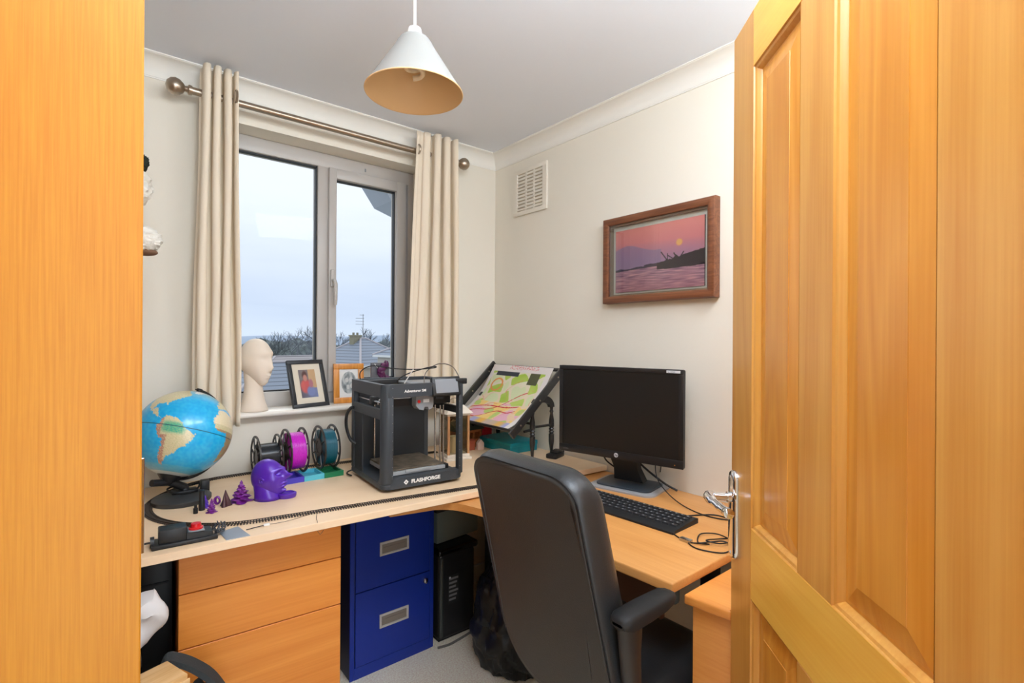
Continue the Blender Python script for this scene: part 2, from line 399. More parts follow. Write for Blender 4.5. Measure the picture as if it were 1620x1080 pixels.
# handle on plate near the free edge
hp = MB(); hx = DW-.024
def platepts(w_, z0, z1, y, n=8):
    out = []
    for k in range(n+1): a = PI*k/n; out.append((hx+w_*math.cos(a), y, z1-w_+w_*math.sin(a)))
    for k in range(n+1): a = PI+PI*k/n; out.append((hx+w_*math.cos(a), y, z0+w_+w_*math.sin(a)))
    return out
hp.loft([platepts(.0215, .848, 1.040, 0), platepts(.0215, .848, 1.040, .005), platepts(.0185, .851, 1.037, .009), platepts(.012, .857, 1.031, .0105)])
pl = hp.build('handle_plate', CHROME, door, sharp=50)
lv = MB(); lv.cyl((hx, .008, .982), (hx, .018, .982), .012, .011).cyl((hx, .016, .982), (hx, .045, .982), .0085, .0085).tube(
    spline([(hx+.004, .046, .983), (hx, .055, .984), (hx-.012, .059, .983), (hx-.035, .056, .980), (hx-.062, .050, .977), (hx-.085, .046, .976), (hx-.098, .045, .977)], 5), .008, 12,
    rs=[.010]*5+[.011]*5+[.0105]*5+[.009]*5+[.0085]*5+[.0105]*5+[.006])
lv.build('lever', CHROME, door)
for z in (.862, 1.026): MB().cyl((hx, .009, z), (hx, .0118, z), .004, .0035, 10).build('screw', STEEL, door)
# door frame
tr = MB(); tr.box(DX0-.0, YF-.1, 0, DX0+.02, YF+.0, DZ).box(DX1-.02, YF-.1, 0, DX1, YF+.0, DZ).box(DX0, YF-.1, DZ-.02, DX1, YF, DZ)
struct(tr.build('trim_3', PINE))
# landing behind the camera
struct(MB().box(XL-.1, -4.0, 0, .1, -3.9, CZ).build('wall_landing', WALL))

# wardrobe on the left, its oak side towards the doorway
wr = thing('wardrobe', 'tall light oak wardrobe filling the left edge of the view, side panel showing', 'wardrobe', (-2.0, -1.3, 0))
b = MB(); b.box(.289, -.3, .0, .307, .28, 2.1); 
MB().box(-.29, -.3, 0, .307, -.282, 2.12, .0015, 1).build('side_panel', OAK, wr)
MB().box(-.29, .262, 0, .287, .28, 2.12, .0015, 1).build('side_panel', OAK, wr)
MB().box(-.29, -.281, 2.10, .287, .261, 2.12).build('top_panel', OAK, wr)
MB().box(-.29, -.281, .05, .287, .261, .07).build('bottom_panel', OAK, wr)
MB().box(-.29, -.281, .071, -.28, .261, 2.099).build('back_panel', OAK, wr)
for y0, y1 in ((-.281, -.003), (.0, .279)):
    d = MB().box(.288, y0, .07, .306, y1, 2.10, .0015, 1).build('door', OAK, wr)
    yy = y1-.03 if y0 < -.1 else y0+.03
    MB().tube([(.306, yy, 1.0), (.322, yy, 1.0), (.322, yy, 1.14), (.306, yy, 1.14)], .004, 8).build('handle', STEEL, d)

# ================================================================ CURTAINS AND POLE
def curtain(label, x0t, x1t, x0b, x1b, z0, z1, folds, amp, phase, flat=0):
    o = thing('curtain', label, 'curtain', ((x0t+x1t)/2, -.09, z0))
    ox = (x0t+x1t)/2
    def fn(u, v):
        z = z1+(z0-z1)*v - z0
        xa = x0t+(x0b-x0t)*v; xb = x1t+(x1b-x1t)*v
        ph = 2*PI*folds*u+phase
        y = amp*math.cos(ph)*(1-.25*v*math.sin(3*u+1))+.010*fbm((u*4, v*2.5, phase), 1.3)
        x = xa+(xb-xa)*u + .13*(xb-xa)/folds*math.sin(2*ph)
        if flat and u < flat: y = y*(u/flat)**2 + .01*v
        x += .006*math.sin(v*7+u*9+phase)*v
        return (x-ox, y*(1-.3*v)-.030*(1-.7*v), z)
    b = MB(); b.grid(fn, 110, 50)
    c = b.build('drape', CURTAIN, o, sharp=180)
    md = c.modifiers.new('solid', 'SOLIDIFY'); md.thickness = .003
    # eyelets
    for u in ((.97,) if not flat else (.08,)):
        p = fn(u, .07)
        MB().tube([(p[0]+.0, p[1]+.022*math.cos(a), 2.221-z0+.022*math.sin(a)) for a in [2*PI*i/16 for i in range(16)]], .004, 6, closed=True).build('eyelet', NICKEL, o)
    return o
curtain('cream eyelet curtain hanging left of the window, beside the globe', -1.440, -1.324, -1.460, -1.306, .985, 2.312, 3.5, .034, 0)
curtain('cream eyelet curtain hanging right of the window, behind the 3D printer', -.560, -.350, -.605, -.315, .985, 2.308, 4, .030, PI, .35)
pole = thing('curtain_pole', 'brushed nickel curtain pole with ball finials above the window', 'curtain pole', (-.9, -.09, 2.221))
MB().cyl((-.57, 0, 0), (.58, 0, 0), .0135, seg=20).build('rod', NICKEL, pole)
for sx in (-1, 1):
    xx = -.575 if sx < 0 else .585
    f = MB(); f.M = T(xx, 0, 0, 0, 0, sx*PI/2)
    f.lathe([(0, -.01), (.017, -.01), (.018, .0), (.012, .004), (.010, .012), (.017, .016), (.027, .028), (.031, .042), (.027, .056), (.016, .067), (0, .071)], 24)
    f.build('finial', NICKEL, pole)
    bx = sx*.50
    MB().cyl((bx, 0, -.012), (bx, .088, -.012), .006).cyl((bx, .08, -.012), (bx, .089, -.012), .022).build('bracket', NICKEL, pole)

# ================================================================ PENDANT LAMP
lp = thing('pendant_lamp', 'cream cone-shaped pendant shade hanging on a white cord from the ceiling', 'lamp', (-1.115, -1.12, CZ))
SH = plain('shade_fabric', (150, 149, 144), .8, bump=.1, bscale=600)
SHI = plain('shade_lining', (226, 192, 142), .6)
MB().cyl((0, 0, 0), (0, 0, -.23), .0035, seg=10).build('cord', WHITE, lp)
MB().lathe([(0, 0), (.045, 0), (.045, -.012), (.02, -.03), (0, -.03)], 24).build('ceiling_rose', WHITE, lp)
zt = -.259; zb = -.397
s_ = MB(); s_.lathe([(.006, zt+.004), (.026, zt+.002), (.037, zt-.004), (.044, zt-.014), (.050, zt-.026), (.1215, zb)], 64)
s_.build('shade', SH, lp, sharp=60)
s_ = MB(); s_.lathe([(.1205, zb+.0005), (.048, zt-.028), (.041, zt-.016), (.035, zt-.007), (.024, zt-.001), (.006, zt+.001)], 64); s_.build('shade_lining', SHI, lp, sharp=60)
MB().tube([(.121*math.cos(a), .121*math.sin(a), zb) for a in [2*PI*i/64 for i in range(64)]], .0016, 6, closed=True).build('rim', SHI, lp)
MB().lathe([(0, -.23), (.016, -.235), (.019, -.25), (.019, -.275), (0, -.275)], 20).build('bulb_holder', WHITE, lp)
BULB = plain('frosted_bulb', (240, 225, 195), .3)
bb = MB()
for k in range(60):
    pass
pts = []
for k in range(41):
    t = k/40; a = 2*PI*2.2*t; pts.append((.021*math.cos(a), .021*math.sin(a), -.305-.045*t))
bb.tube(pts, .0065, 8).lathe([(0, -.275), (.02, -.275), (.024, -.300), (0, -.304)], 16).build('spiral_bulb', BULB, lp)

# ================================================================ WALL THINGS
vn = thing('wall_vent', 'square white plastic air vent high on the right wall near the corner', 'vent', (-.001, -.302, 2.092))
VS = plain('vent_plastic', (236, 228, 214), .5)
b = MB(); W2, H2 = .128, .120
fl = MB(); fl.box(-.010, -W2, -H2, 0, W2, -H2+.022, .002).box(-.010, -W2, H2-.022, 0, W2, H2, .002).box(-.0099, -W2, -H2+.0205, 0, -W2+.03, H2-.0205).box(-.0099, W2-.03, -H2+.0205, 0, W2, H2-.0205)
fl.box(-.008, -.036, -H2+.01, 0, -.026, H2-.01).box(-.008, .026, -H2+.01, 0, .036, H2-.01)
fl.build('frame', VS, vn)
lo = MB()
for k in range(12):
    z = -H2+.028+k*.0176
    lo._add([(-.009, -.10, z), (-.009, .10, z), (-.0035, .10, z+.011), (-.0035, -.10, z+.011), (-.007, -.10, z-.003), (-.007, .10, z-.003)], [(0, 1, 2, 3), (4, 5, 1, 0)])
lo.build('louvres', VS, vn)
MB().box(-.0015, -.11, -.11, 0, .11, .11).build('backing', plain('vent_gap', (206, 192, 168), .8), vn)

pf = thing('picture', 'brown wood framed sunset river photograph on the right wall above the monitor', 'picture', (-.002, -1.074, 1.657))
PW, PH = .257, .181
t = .030
f = MB(); RR_ = []
for ins, dep in ((0, 0), (0, .032), (.003, .037), (.010, .040), (.020, .040), (.0295, .034), (.030, .030), (.030, .006)):
    RR_.append([(-dep, -PW+ins, -PH+ins), (-dep, PW-ins, -PH+ins), (-dep, PW-ins, PH-ins), (-dep, -PW+ins, PH-ins)])
vs = [p for q in RR_ for p in q]; fs = [(k*4+i, k*4+(i+1) % 4, (k+1)*4+(i+1) % 4, (k+1)*4+i) for k in range(len(RR_)-1) for i in range(4)]
f._add(vs, fs)
f.build('frame', DARKWOOD, pf)
MB().box(-.006, -PW+.02, -PH+.02, -.001, PW-.02, PH-.02).build('mount', plain('mount_board', (224, 226, 216), .8), pf)
ins = MB()
for (y0, z0, y1, z1) in ((-PW+t-.001, -PH+t-.001, PW-t+.001, -PH+t+.007), (-PW+t-.001, PH-t-.007, PW-t+.001, PH-t+.001), (-PW+t-.001, -PH+t, -PW+t+.007, PH-t), (PW-t-.007, -PH+t, PW-t+.001, PH-t)): ins.box(-.022, y0, z0, -.006, y1, z1)
ins.build('inner_lip', plain('frame_lip', (150, 130, 105), .6), pf)
def mix(a, b_, t_): t_ = max(0, min(1, t_)); return tuple(a[i]+(b_[i]-a[i])*t_ for i in range(3))
def sunset(u, v):
    # u left->right, v bottom->top
    c = mix((224, 140, 150), (250, 160, 152), (v-.55)/.4)
    c = mix((182, 146, 178), c, (v-.45)/.3+.25*(u-.5))
    if v < .62+.10*math.exp(-((u-.15)/.2)**2)+.03*fbm((u*3, 0, 0), 1) and u < .55 and v > .3: c = mix(c, (160, 136, 172), .75)
    hz = .36+.06*u
    ridge = hz+.02*fbm((u*9, 1, 0), 1)+(.02 if u > .35 else 0)*1
    if hz-.035 < v < ridge: c = (74, 62, 82)
    if v < hz-.03:
        g = fbm((u*5, v*34, 2), 1.5); c = mix((142, 104, 130), (230, 180, 186), .5+g*.9); c = mix(c, (190, 118, 126), max(0, .3-v)*1.4)
    if u > .5:
        isl = .30-.01*fbm((u*6, 2, 1), 2); top = .40+.14*(u-.5)/.5+.03*fbm((u*22, 5, 1), 1)
        if isl < v < top: c = (52, 40, 48)
    for (x0, y0, x1, y1) in ((.62, .42, .55, .56), (.62, .5, .72, .40), (.72, .42, .69, .52), (.76, .42, .70, .5), (.62, .4, .62, .52), (.74, .42, .79, .52)):
        tt = max(0, min(1, ((u-x0)*(x1-x0)+(v-y0)*(y1-y0))/((x1-x0)**2+(y1-y0)**2)))
        if math.hypot(u-x0-tt*(x1-x0), (v-y0-tt*(y1-y0))*.7) < .006: c = (50, 38, 46)
    d_ = math.hypot((u-.745)*1.5, v-.67)
    if d_ < .042: c = (250, 196, 120)
    elif d_ < .06: c = mix((250, 180, 120), c, (d_-.042)/.018)
    return c
picture('print', basis((-.0125, PW-.052, -PH+.046), (0, -1, 0), (0, 0, 1)), 2*PW-.104, 2*PH-.102, 220, 150, sunset, pf, .25)
MB().box(-.012, -PW+.052, -PH+.046, -.006, PW-.052, PH-.056).build('print_backing', plain('dark_card', (60, 50, 50), .7), pf)
MB().box(-.030, -PW+t-.002, -PH+t-.002, -.0285, PW-t+.002, PH-t+.002).build('glass', glass_mat('picture_glass', (255, 255, 255), .08), pf)

# ================================================================ BOARD, DESKS, CABINETS
BZ = .775
bd = thing('model_railway_board', 'long pale plywood board along the window wall carrying the toy railway', 'board', (-1.2, -.4, BZ-.022))
poly = [(-1.07, -.285), (1.195, -.4215), (1.195, .395), (-1.07, .395)]
b = MB(); b.prism(poly, 0, .022, .0015, 1); b.build('board_panel', PLY, bd)
def shift(poly, dx, dy): return [(x-dx, y-dy) for x, y in poly]
DZT = .748
cd = thing('corner_desk', 'beech corner desk carrying the monitor along the right wall', 'desk', (-.35, -1.0, 0))
pol = [(-.004, -1.585), (-.004, -.02), (-.97, -.02), (-.97, -.70)]
pol += [(p.x, p.y) for p in spline([(-.82, -.722, 0), (-.765, -.768, 0), (-.73, -.86, 0), (-.705, -1.0, 0), (-.697, -1.12, 0)], 5)]
pol += [(-.682, -1.585)]
b = MB(); b.prism(shift(pol, -.35, -1.0), DZT-.025, DZT, .004, 3); b.build('desk_top', BEECH, cd)
GREYL = plain('grey_powder_coat', (86, 96, 100), .5)
b = MB(); b.box(-.295, -.568, .675, -.268, -.54, DZT-.026, .008); b.build('bracket', GREYL, cd)
MB().box(-.10, -.56, 0, -.06, -.52, DZT-.026, .004).build('leg', plain('black_leg', (24, 26, 28), .6), cd)
MB().box(.29, -.56, 0, .33, -.52, DZT-.026, .004).build('leg', GREYL, cd)
MB().box(.26, .9, 0, .32, .96, DZT-.026, .004).build('leg', GREYL, cd)
MB().box(-.25, -.50, .60, -.235, .2, DZT-.03).build('modesty_rail', plain('dark_brown_rail', (92, 58, 36), .6), cd)

ped = thing('side_pedestal', 'low beech pedestal cupboard butting the monitor desk, next to the door', 'cabinet', (-.3, -1.85, 0))
b = MB(); b.prism([(-.347, .257), (-.336, .150), (-.300, .12), (-.300, -.30), (.29, -.30), (.29, .257)], .693, .717, .005, 3); b.build('top', BEECHY, ped)
b = MB(); b.prism([(-.322, .247), (-.316, .16), (-.290, .12), (-.290, -.29), (.28, -.29), (.28, .247)], .02, .692); b.build('carcass', BEECHY, ped)
MB().box(-.27, -.28, 0, .26, .235, .02).build('plinth', BLKM, ped)

du = thing('drawer_unit', 'beech drawer unit with three handleless drawers under the railway board', 'drawers', (-1.33, -.60, 0), R(-3.9))
b = MB(); b.box(-.222, 0, .03, -.206, .44, .745, .001, 1).box(.206, 0, .03, .222, .44, .745, .001, 1).box(-.206, .018, .725, .206, .44, .745).box(-.206, .018, .03, .206, .44, .05).box(-.206, .43, .05, .206, .44, .725)
b.build('carcass', BEECHX, du)
for z0, z1 in ((.609, .742), (.456, .606), (.045, .453)): 
    d = MB().box(-.2215, -.019, z0, .2215, -.002, z1, .0012, 1).build('drawer', BEECHX, du)
    MB().box(-.19, -.001, z0+.02, .19, .40, z0+.10 if z1-z0 > .1 else z1-.02).build('drawer_box', WHITE, d)

fc = thing('filing_cabinet', 'navy blue two-drawer metal filing cabinet under the desk', 'filing cabinet', (-.79, -.37, 0))
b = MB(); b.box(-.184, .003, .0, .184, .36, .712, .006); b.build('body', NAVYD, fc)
b = MB(); b.box(-.184, -.002, .0, -.166, .004, .712, .001, 1).box(.166, -.002, .0, .184, .004, .712, .001, 1).box(-.166, -.002, .0, .166, .004, .045).box(-.166, -.002, .675, .166, .004, .712); b.build('front_frame', NAVY, fc)
SILV = plain('satin_silver', (206, 202, 198), .4, .15)
for z0, z1 in ((.336, .672), (.048, .332)):
    d = MB().box(-.163, -.006, z0, .163, .003, z1, .0015, 1).build('drawer', NAVY, fc)
    zc = .482 if z0 > .2 else .195
    h = MB(); h.box(-.065, -.010, zc-.027, .062, -.006, zc-.020).box(-.065, -.010, zc+.020, .062, -.006, zc+.027).box(-.065, -.010, zc-.022, -.058, -.006, zc+.022).box(.055, -.010, zc-.022, .062, -.006, zc+.022).box(-.059, -.0075, zc-.021, .056, -.0065, zc+.021)
    h.build('handle', SILV, d)
    MB().box(-.056, -.0085, zc-.018, .053, -.0076, zc+.017).box(-.052, -.0092, zc-.016, .049, -.0085, zc+.006, .001, 1).build('handle_recess', plain('recess_grey', (132, 122, 112), .5), d)
lk = MB(); lk.cyl((.14, -.004, .300), (.14, -.014, .300), .012, .011, 16).box(.136, -.020, .290, .145, -.013, .308, .002); lk.build('lock', CHROME, fc)

# ================================================================ RAILWAY TRACK
tk = thing('toy_railway_track', 'dark toy railway track curving around the globe and along the board edge', 'railway track', (-1.30, -.325, BZ))
a_ = math.atan2(-.16, .987); ca, sa_ = math.cos(a_), math.sin(a_); RR = .305
def path():
    P_ = []
    n = 60
    for k in range(41): P_.append((.86-.86*k/40, -1))       # front straight right->left
    for k in range(1, n): P_.append(('a', -PI/2-PI*k/n))
    for k in range(41): P_.append((.80*k/40, 1))
    o = []
    for p in P_:
        if p[0] == 'a': x, y = RR*math.cos(p[1]), RR*math.sin(p[1])
        else: x, y = p[0], p[1]*RR
        o.append(Vector((x*ca-y*sa_, x*sa_+y*ca, 0)))
    return o
PT = path()
# keep the back straight clear of the wall
PT = [Vector((p.x, min(p.y, .298), 0)) for p in PT]
def offs(P_, d, z):
    o = []
    for i, p in enumerate(P_):
        t_ = (P_[min(i+1, len(P_)-1)]-P_[max(i-1, 0)]).normalized(); o.append(p+Vector((-t_.y, t_.x, 0))*d+Vector((0, 0, z)))
    return o
RAIL = plain('dark_rail', (60, 52, 46), .4, .5); SLP = plain('track_sleeper', (74, 62, 54), .7)
for d_ in (.0075, -.0075): MB().tube(offs(PT, d_, .0052), .0014, 6).build('rail', RAIL, tk)
b = MB(); acc = 0
L_ = sum((PT[i+1]-PT[i]).length for i in range(len(PT)-1)); step = .0080; pos = 0; i = 0; left = 0
for i in range(len(PT)-1):
    seg_ = PT[i+1]-PT[i]; l_ = seg_.length; t_ = seg_.normalized()
    while pos < l_:
        c = PT[i]+t_*pos; b.M = Matrix.Translation(c) @ Matrix.Rotation(math.atan2(t_.y, t_.x), 4, 'Z'); b.box(-.0019, -.0135, .0004, .0019, .0135, .0036); pos += step
    pos -= l_
b.build('sleepers', SLP, tk, smooth=False)

# ================================================================ GLOBE
gl = thing('globe', 'blue desk globe on a black stand, South America facing the room', 'globe', (-1.507, -.262, BZ))
b = MB(); b.lathe([(0, 0), (.083, 0), (.085, .004), (.085, .014), (.081, .018), (.05, .026), (.03, .028), (0, .028)], 48, 1, 1); b.build('base', plain('globe_base', (58, 58, 58), .45), gl)
GC = Vector((.008, .022, .222)); GR = .143
# axis direction in room: leaning to the right of the view and slightly away
vr = rt; ax = (Vector((0, 0, 1))*math.cos(R(19))+vr*math.sin(R(19))).normalized()
view = ((Vector((-1.731, -2.263, 1.32))-(Vector(gl.location)+GC))).normalized()
ax = (ax-view*(ax.dot(view)+.12)).normalized()
xax = (view-ax*view.dot(ax)).normalized(); yax = ax.cross(xax)    # xax = meridian facing the camera, yax east of it
GM = Matrix((xax, yax, ax)).transposed()
SA = [(-81, -5), (-78, 2), (-77, 8), (-72, 12), (-62, 10), (-52, 5), (-50, 0), (-42, -3), (-35, -6), (-37, -12), (-39, -18), (-42, -23), (-48, -26), (-50, -31), (-55, -35), (-58, -38), (-63, -41), (-65, -46), (-69, -51), (-68, -55), (-74, -52), (-75, -45), (-73, -37), (-71, -28), (-70, -18), (-76, -14)]
AF = [(-17, 15), (-16, 21), (-10, 29), (-6, 35), (10, 37), (20, 32), (32, 31), (43, 12), (51, 11), (40, -5), (39, -17), (33, -27), (25, -34), (18, -34), (12, -18), (13, -8), (9, 1), (8, 5), (-5, 5), (-12, 7)]
NA = [(-168, 65), (-140, 70), (-95, 72), (-80, 73), (-62, 58), (-56, 52), (-66, 44), (-76, 36), (-81, 31), (-80, 25), (-84, 30), (-97, 27), (-97, 20), (-90, 21), (-87, 16), (-83, 9), (-79, 9), (-82, 7), (-95, 15), (-106, 21), (-113, 30), (-124, 40), (-130, 52), (-150, 60)]
GRN = [(-55, 60), (-42, 60), (-22, 70), (-20, 80), (-60, 82), (-68, 76), (-54, 70)]
EU = [(-9, 37), (-9, 43), (-2, 44), (-4, 48), (5, 53), (10, 58), (5, 62), (20, 70), (60, 70), (60, 40), (40, 40), (25, 37), (15, 40)]
def inside(poly, x, y):
    c = False; n = len(poly)
    for i in range(n):
        x1, y1 = poly[i]; x2, y2 = poly[i-1]
        if (y1 > y) != (y2 > y) and x < (x2-x1)*(y-y1)/(y2-y1)+x1: c = not c
    return c
def globecol(lon, lat, p):
    jx = 2.2*fbm(p, 26); jy = 2.2*fbm(p+Vector((5, 5, 5)), 26); x = lon+jx; y = lat+jy
    if abs(lat) < .55: return (24, 60, 90)
    c = mix((16, 172, 236), (50, 190, 240), .5+fbm(p, 16)); 
    if lat > 42 or lat < -52: c = mix(c, (150, 196, 214), min(1, (abs(lat)-42)/30))
    if lat < -66: return (214, 224, 226)
    for P_ in (SA, AF, NA, GRN, EU):
        if inside(P_, x, y):
            g = fbm(p, 60); c = mix((206, 196, 150), (228, 212, 172), .5+g)
            if P_ is SA:
                if x < -66 and lat < -12 or x < -74: c = mix((170, 110, 100), (214, 180, 140), .5+g*1.2)
                elif -14 < lat < 9 and -74 < x < -46: c = mix(c, mix((70, 176, 150), (150, 196, 140), .4+g), min(1, 1.3*math.exp(-((lat+2)/6.5)**4-((x+61)/13)**4)))
            if P_ is AF and lat < 8: c = mix((150, 176, 120), (200, 120, 100), .5+g*1.5)
            if P_ is AF and lat > 14: c = mix((232, 214, 170), (240, 226, 196), .5+g)
            if P_ is GRN: c = (226, 230, 232)
            return c
    return c
b = MB(); b.sphere((0, 0, 0), GR, 300, 200); gs = b.build('ball', painted('globe_paper', .28, .5, .4), gl, sharp=180)
ca_ = gs.data.color_attributes.new('Col', 'FLOAT_COLOR', 'POINT')
for i, v in enumerate(gs.data.vertices):
    p = v.co.normalized(); lo_ = math.degrees(math.atan2(p.y, p.x))-47; la_ = math.degrees(math.asin(max(-1, min(1, p.z))))
    if lo_ < -180: lo_ += 360
    ca_.data[i].color = (*lin(globecol(lo_, la_, p)), 1)
gs.matrix_local = Matrix.Translation(GC) @ GM.to_4x4()
# half meridian arm behind, from the top pivot to the bottom pivot round the far right
MR = GR+.009
side = (vr*.40+fw*.91); side = (side-ax*side.dot(ax)).normalized()
pts = [GC+(ax*math.cos(R(a))+side*math.sin(R(a)))*MR for a in range(-4, 186, 5)]
arm = MB()
rings = []
for i, p in enumerate(pts):
    t_ = (pts[min(i+1, len(pts)-1)]-pts[max(i-1, 0)]).normalized(); n_ = (p-GC).normalized(); s2 = t_.cross(n_)
    w_ = .012 if i > 14 else .008
    rings.append([p+s2*w_+n_*.002, p-s2*w_+n_*.002, p-s2*w_-n_*.002, p+s2*w_-n_*.002])
arm.loft(rings); arm.build('meridian_arm', BLK, gl)
MB().cyl(GC+ax*(GR-.002), GC+ax*(MR+.004), .009).build('pivot', BLK, gl); MB().cyl(GC-ax*(MR+.010), GC-ax*(GR-.004), .016, .036, 24).build('pivot', BLK, gl)
b = MB(); bt = GC-ax*(MR+.004)
b.tube([Vector((.005, .01, .026)), Vector((.005, .01, .045)), bt+Vector((.005, 0, -.006))], .013, 12, rs=[.022, .014, .012]).box(-.03, -.015, .026, .045, .03, .036, .004)
b.tube([bt+Vector((-.045, -.03, .006)), bt+Vector((0, 0, -.006)), bt+Vector((.055, .035, .004))], .011, 10); b.build('stem', BLK, gl)
cable('power_cord', [(.03, .02, .045), (.05, .0, .05), (.03, -.03, .035), (-.02, -.02, .034), (-.04, .01, .045), (0, .03, .05)], .003, PVC, gl)
MB().box(.058, .03, 0, .085, .06, .05, .004).build('switch_box', BLK, gl)

# ================================================================ TRAIN CONTROLLER, TAPE, WIRES
ct = thing('train_controller', 'black train controller with a red dial on the board edge', 'controller', (-1.546, -.664, BZ), R(-3))
b = MB(); b.box(-.073, -.030, 0, .075, .032, .012, .003).box(-.058, -.024, .011, .004, .026, .046, .003)
b._add([(.004, -.024, .012), (.062, -.024, .012), (.062, .026, .012), (.004, .026, .012), (.004, -.024, .030), (.062, -.024, .022), (.062, .026, .022), (.004, .026, .030)], [(0, 1, 5, 4), (1, 2, 6, 5), (2, 3, 7, 6), (4, 5, 6, 7), (3, 0, 4, 7)])
b.cyl((-.075, 0, .014), (-.066, 0, .014), .014); b.build('case', BLK, ct)
MB().box(.006, -.020, .0262, .045, .022, .0295, .001).build('dial_plate', GREYM, ct)
RED = plain('red_plastic', (214, 30, 34), .35)
MB().lathe([(0, .028), (.017, .028), (.017, .033), (.013, .035), (.012, .044), (0, .045)], 24).build('red_dial', RED, ct).location = (.026, .002, 0)
for y in (-.012, .012): MB().cyl((.066, y, .012), (.066, y, .020), .004).build('terminal', NICKEL, ct)
b = MB()
for k in range(9):
    a = k/9*2*PI; b.tube(spline([(.078, 0, .006), (.080+.016*math.cos(a), .016*math.sin(a), .018), (.082+.012*math.cos(a+.6), .013*math.sin(a+.6), .032+.002*(k % 3))], 4), .0016, 5)
b.tube([(.082+.011*math.cos(a), .011*math.sin(a), .012) for a in [2*PI*i/12 for i in range(12)]], .003, 6, closed=True)
b.build('wire_bundle', plain('grey_wire', (70, 74, 80), .4), ct)
cable('lead', [(-.074, 0, .014), (-.10, .002, .012), (-.13, .004, .006), (-.2, .01, .004), (-.3, .03, .004)], .0026, PVC, ct)
# tape strip folded over the board edge
tp = MB()
tp._add([(-1.463, -.650, BZ+.0012), (-1.412, -.632, BZ+.0012), (-1.400, -.7275, BZ+.0012), (-1.458, -.7235, BZ+.0012), (-1.400, -.7290, BZ-.014), (-1.458, -.7250, BZ-.014), (-1.445, -.69, BZ+.004), (-1.42, -.67, BZ+.002)],
        [(0, 6, 3), (0, 1, 7, 6), (1, 2, 7), (6, 7, 2, 3), (3, 2, 4, 5)])
tag(tp.build('tape_strip', plain('silver_grey_tape', (150, 160, 172), .35, .2), sharp=20), 'grey tape strip folded over the board edge beside the train controller', 'tape')
wr_ = thing('track_wire', 'thin dark wire with a white connector lying on the board by the tape', 'wire', (-1.39, -.69, BZ))
cable('wire', [(-.01, .01, .002), (.015, .012, .003), (.04, .014, .003)], .0012, PVC, wr_)
MB().box(.036, .009, .0005, .052, .018, .006, .001).build('connector', WHITE, wr_)
cable('wire', [(.05, .014, .003), (.10, .015, .001), (.17, .03, .002), (.20, .045, .004), (.19, .02, .003), (.175, -.02, .002), (.168, -.0515, .002), (.166, -.0535, -.018), (.175, -.054, -.035), (.185, -.054, -.025)], .0007, plain('brown_wire', (90, 66, 50), .5), wr_, seg=6)

# ================================================================ PRINTED TREES ETC.
PURP = plain('purple_silk_plastic', (86, 34, 176), .28, .1, spec=.8)
VIOL = plain('violet_silk_plastic', (92, 44, 190), .3, .1, spec=.8)
MAG = plain('magenta_purple_plastic', (122, 36, 140), .35, .1, spec=.7)
BRON = plain('bronze_plastic', (84, 56, 60), .35, .3)
TR = 'printed ornaments on the railway board'
def twist_tree(label, loc, h, r, mat, lobes, twists, wav, group=TR):
    b = MB(); rings = []; n = 48
    for k in range(41):
        t_ = k/40; rr = r*(1-t_)*(1+wav*math.sin(t_*PI*2*7)) + .0006; ring_ = []
        for i in range(n):
            a = 2*PI*i/n; q = rr*(1+.28*math.cos(lobes*(a+twists*t_))); ring_.append((q*math.cos(a), q*math.sin(a), h*t_))
        rings.append(ring_)
    b.loft(rings); o = b.build('printed_tree', mat, sharp=60); o.location = loc; return tag(o, label, 'ornament', group)
twist_tree('small violet spiral tree ornament right behind the black tube', (-1.458, -.385, BZ), .040, .011, VIOL, 5, 3, .12)
twist_tree('small purple ribbed tree ornament standing nearest the board edge', (-1.450, -.450, BZ), .045, .011, MAG, 4, 4, .22)
twist_tree('plain bronze cone ornament in the middle of the small trees', (-1.404, -.405, BZ), .052, .015, BRON, 3, .6, 0)
twist_tree('large purple stepped tree ornament with flared square base, nearest the head', (-1.355, -.390, BZ), .072, .026, MAG, 4, 7, .25)
b = MB()
for k in range(3): b.tube([(.008*math.cos(a)*(1 if k < 2 else .8), .003*(k-1), .0135+.011*math.sin(a)) for a in [2*PI*i/20 for i in range(20)]], .003, 6, closed=True)
o = b.build('printed_knot', MAG); o.location = (-1.422, -.372, BZ); o.rotation_euler = (0, 0, R(-30)); tag(o, 'purple ring knot ornament just left behind the bronze cone', 'ornament', TR)
o = MB().lathe([(0, 0), (.009, 0), (.009, .030), (.008, .032), (.008, .062), (0, .062)], 20).build('black_tube', BLK); o.location = (-1.470, -.405, BZ); tag(o, 'tall thin black plastic tube standing before the globe', 'tube', TR)
o = MB().lathe([(0, 0), (.0065, 0), (.0065, .016), (.004, .018), (.004, .026), (0, .026)], 18).build('black_plug', BLK); o.location = (-1.490, -.428, BZ); tag(o, 'short black plastic cap at the foot of the tall black tube', 'cap', TR)

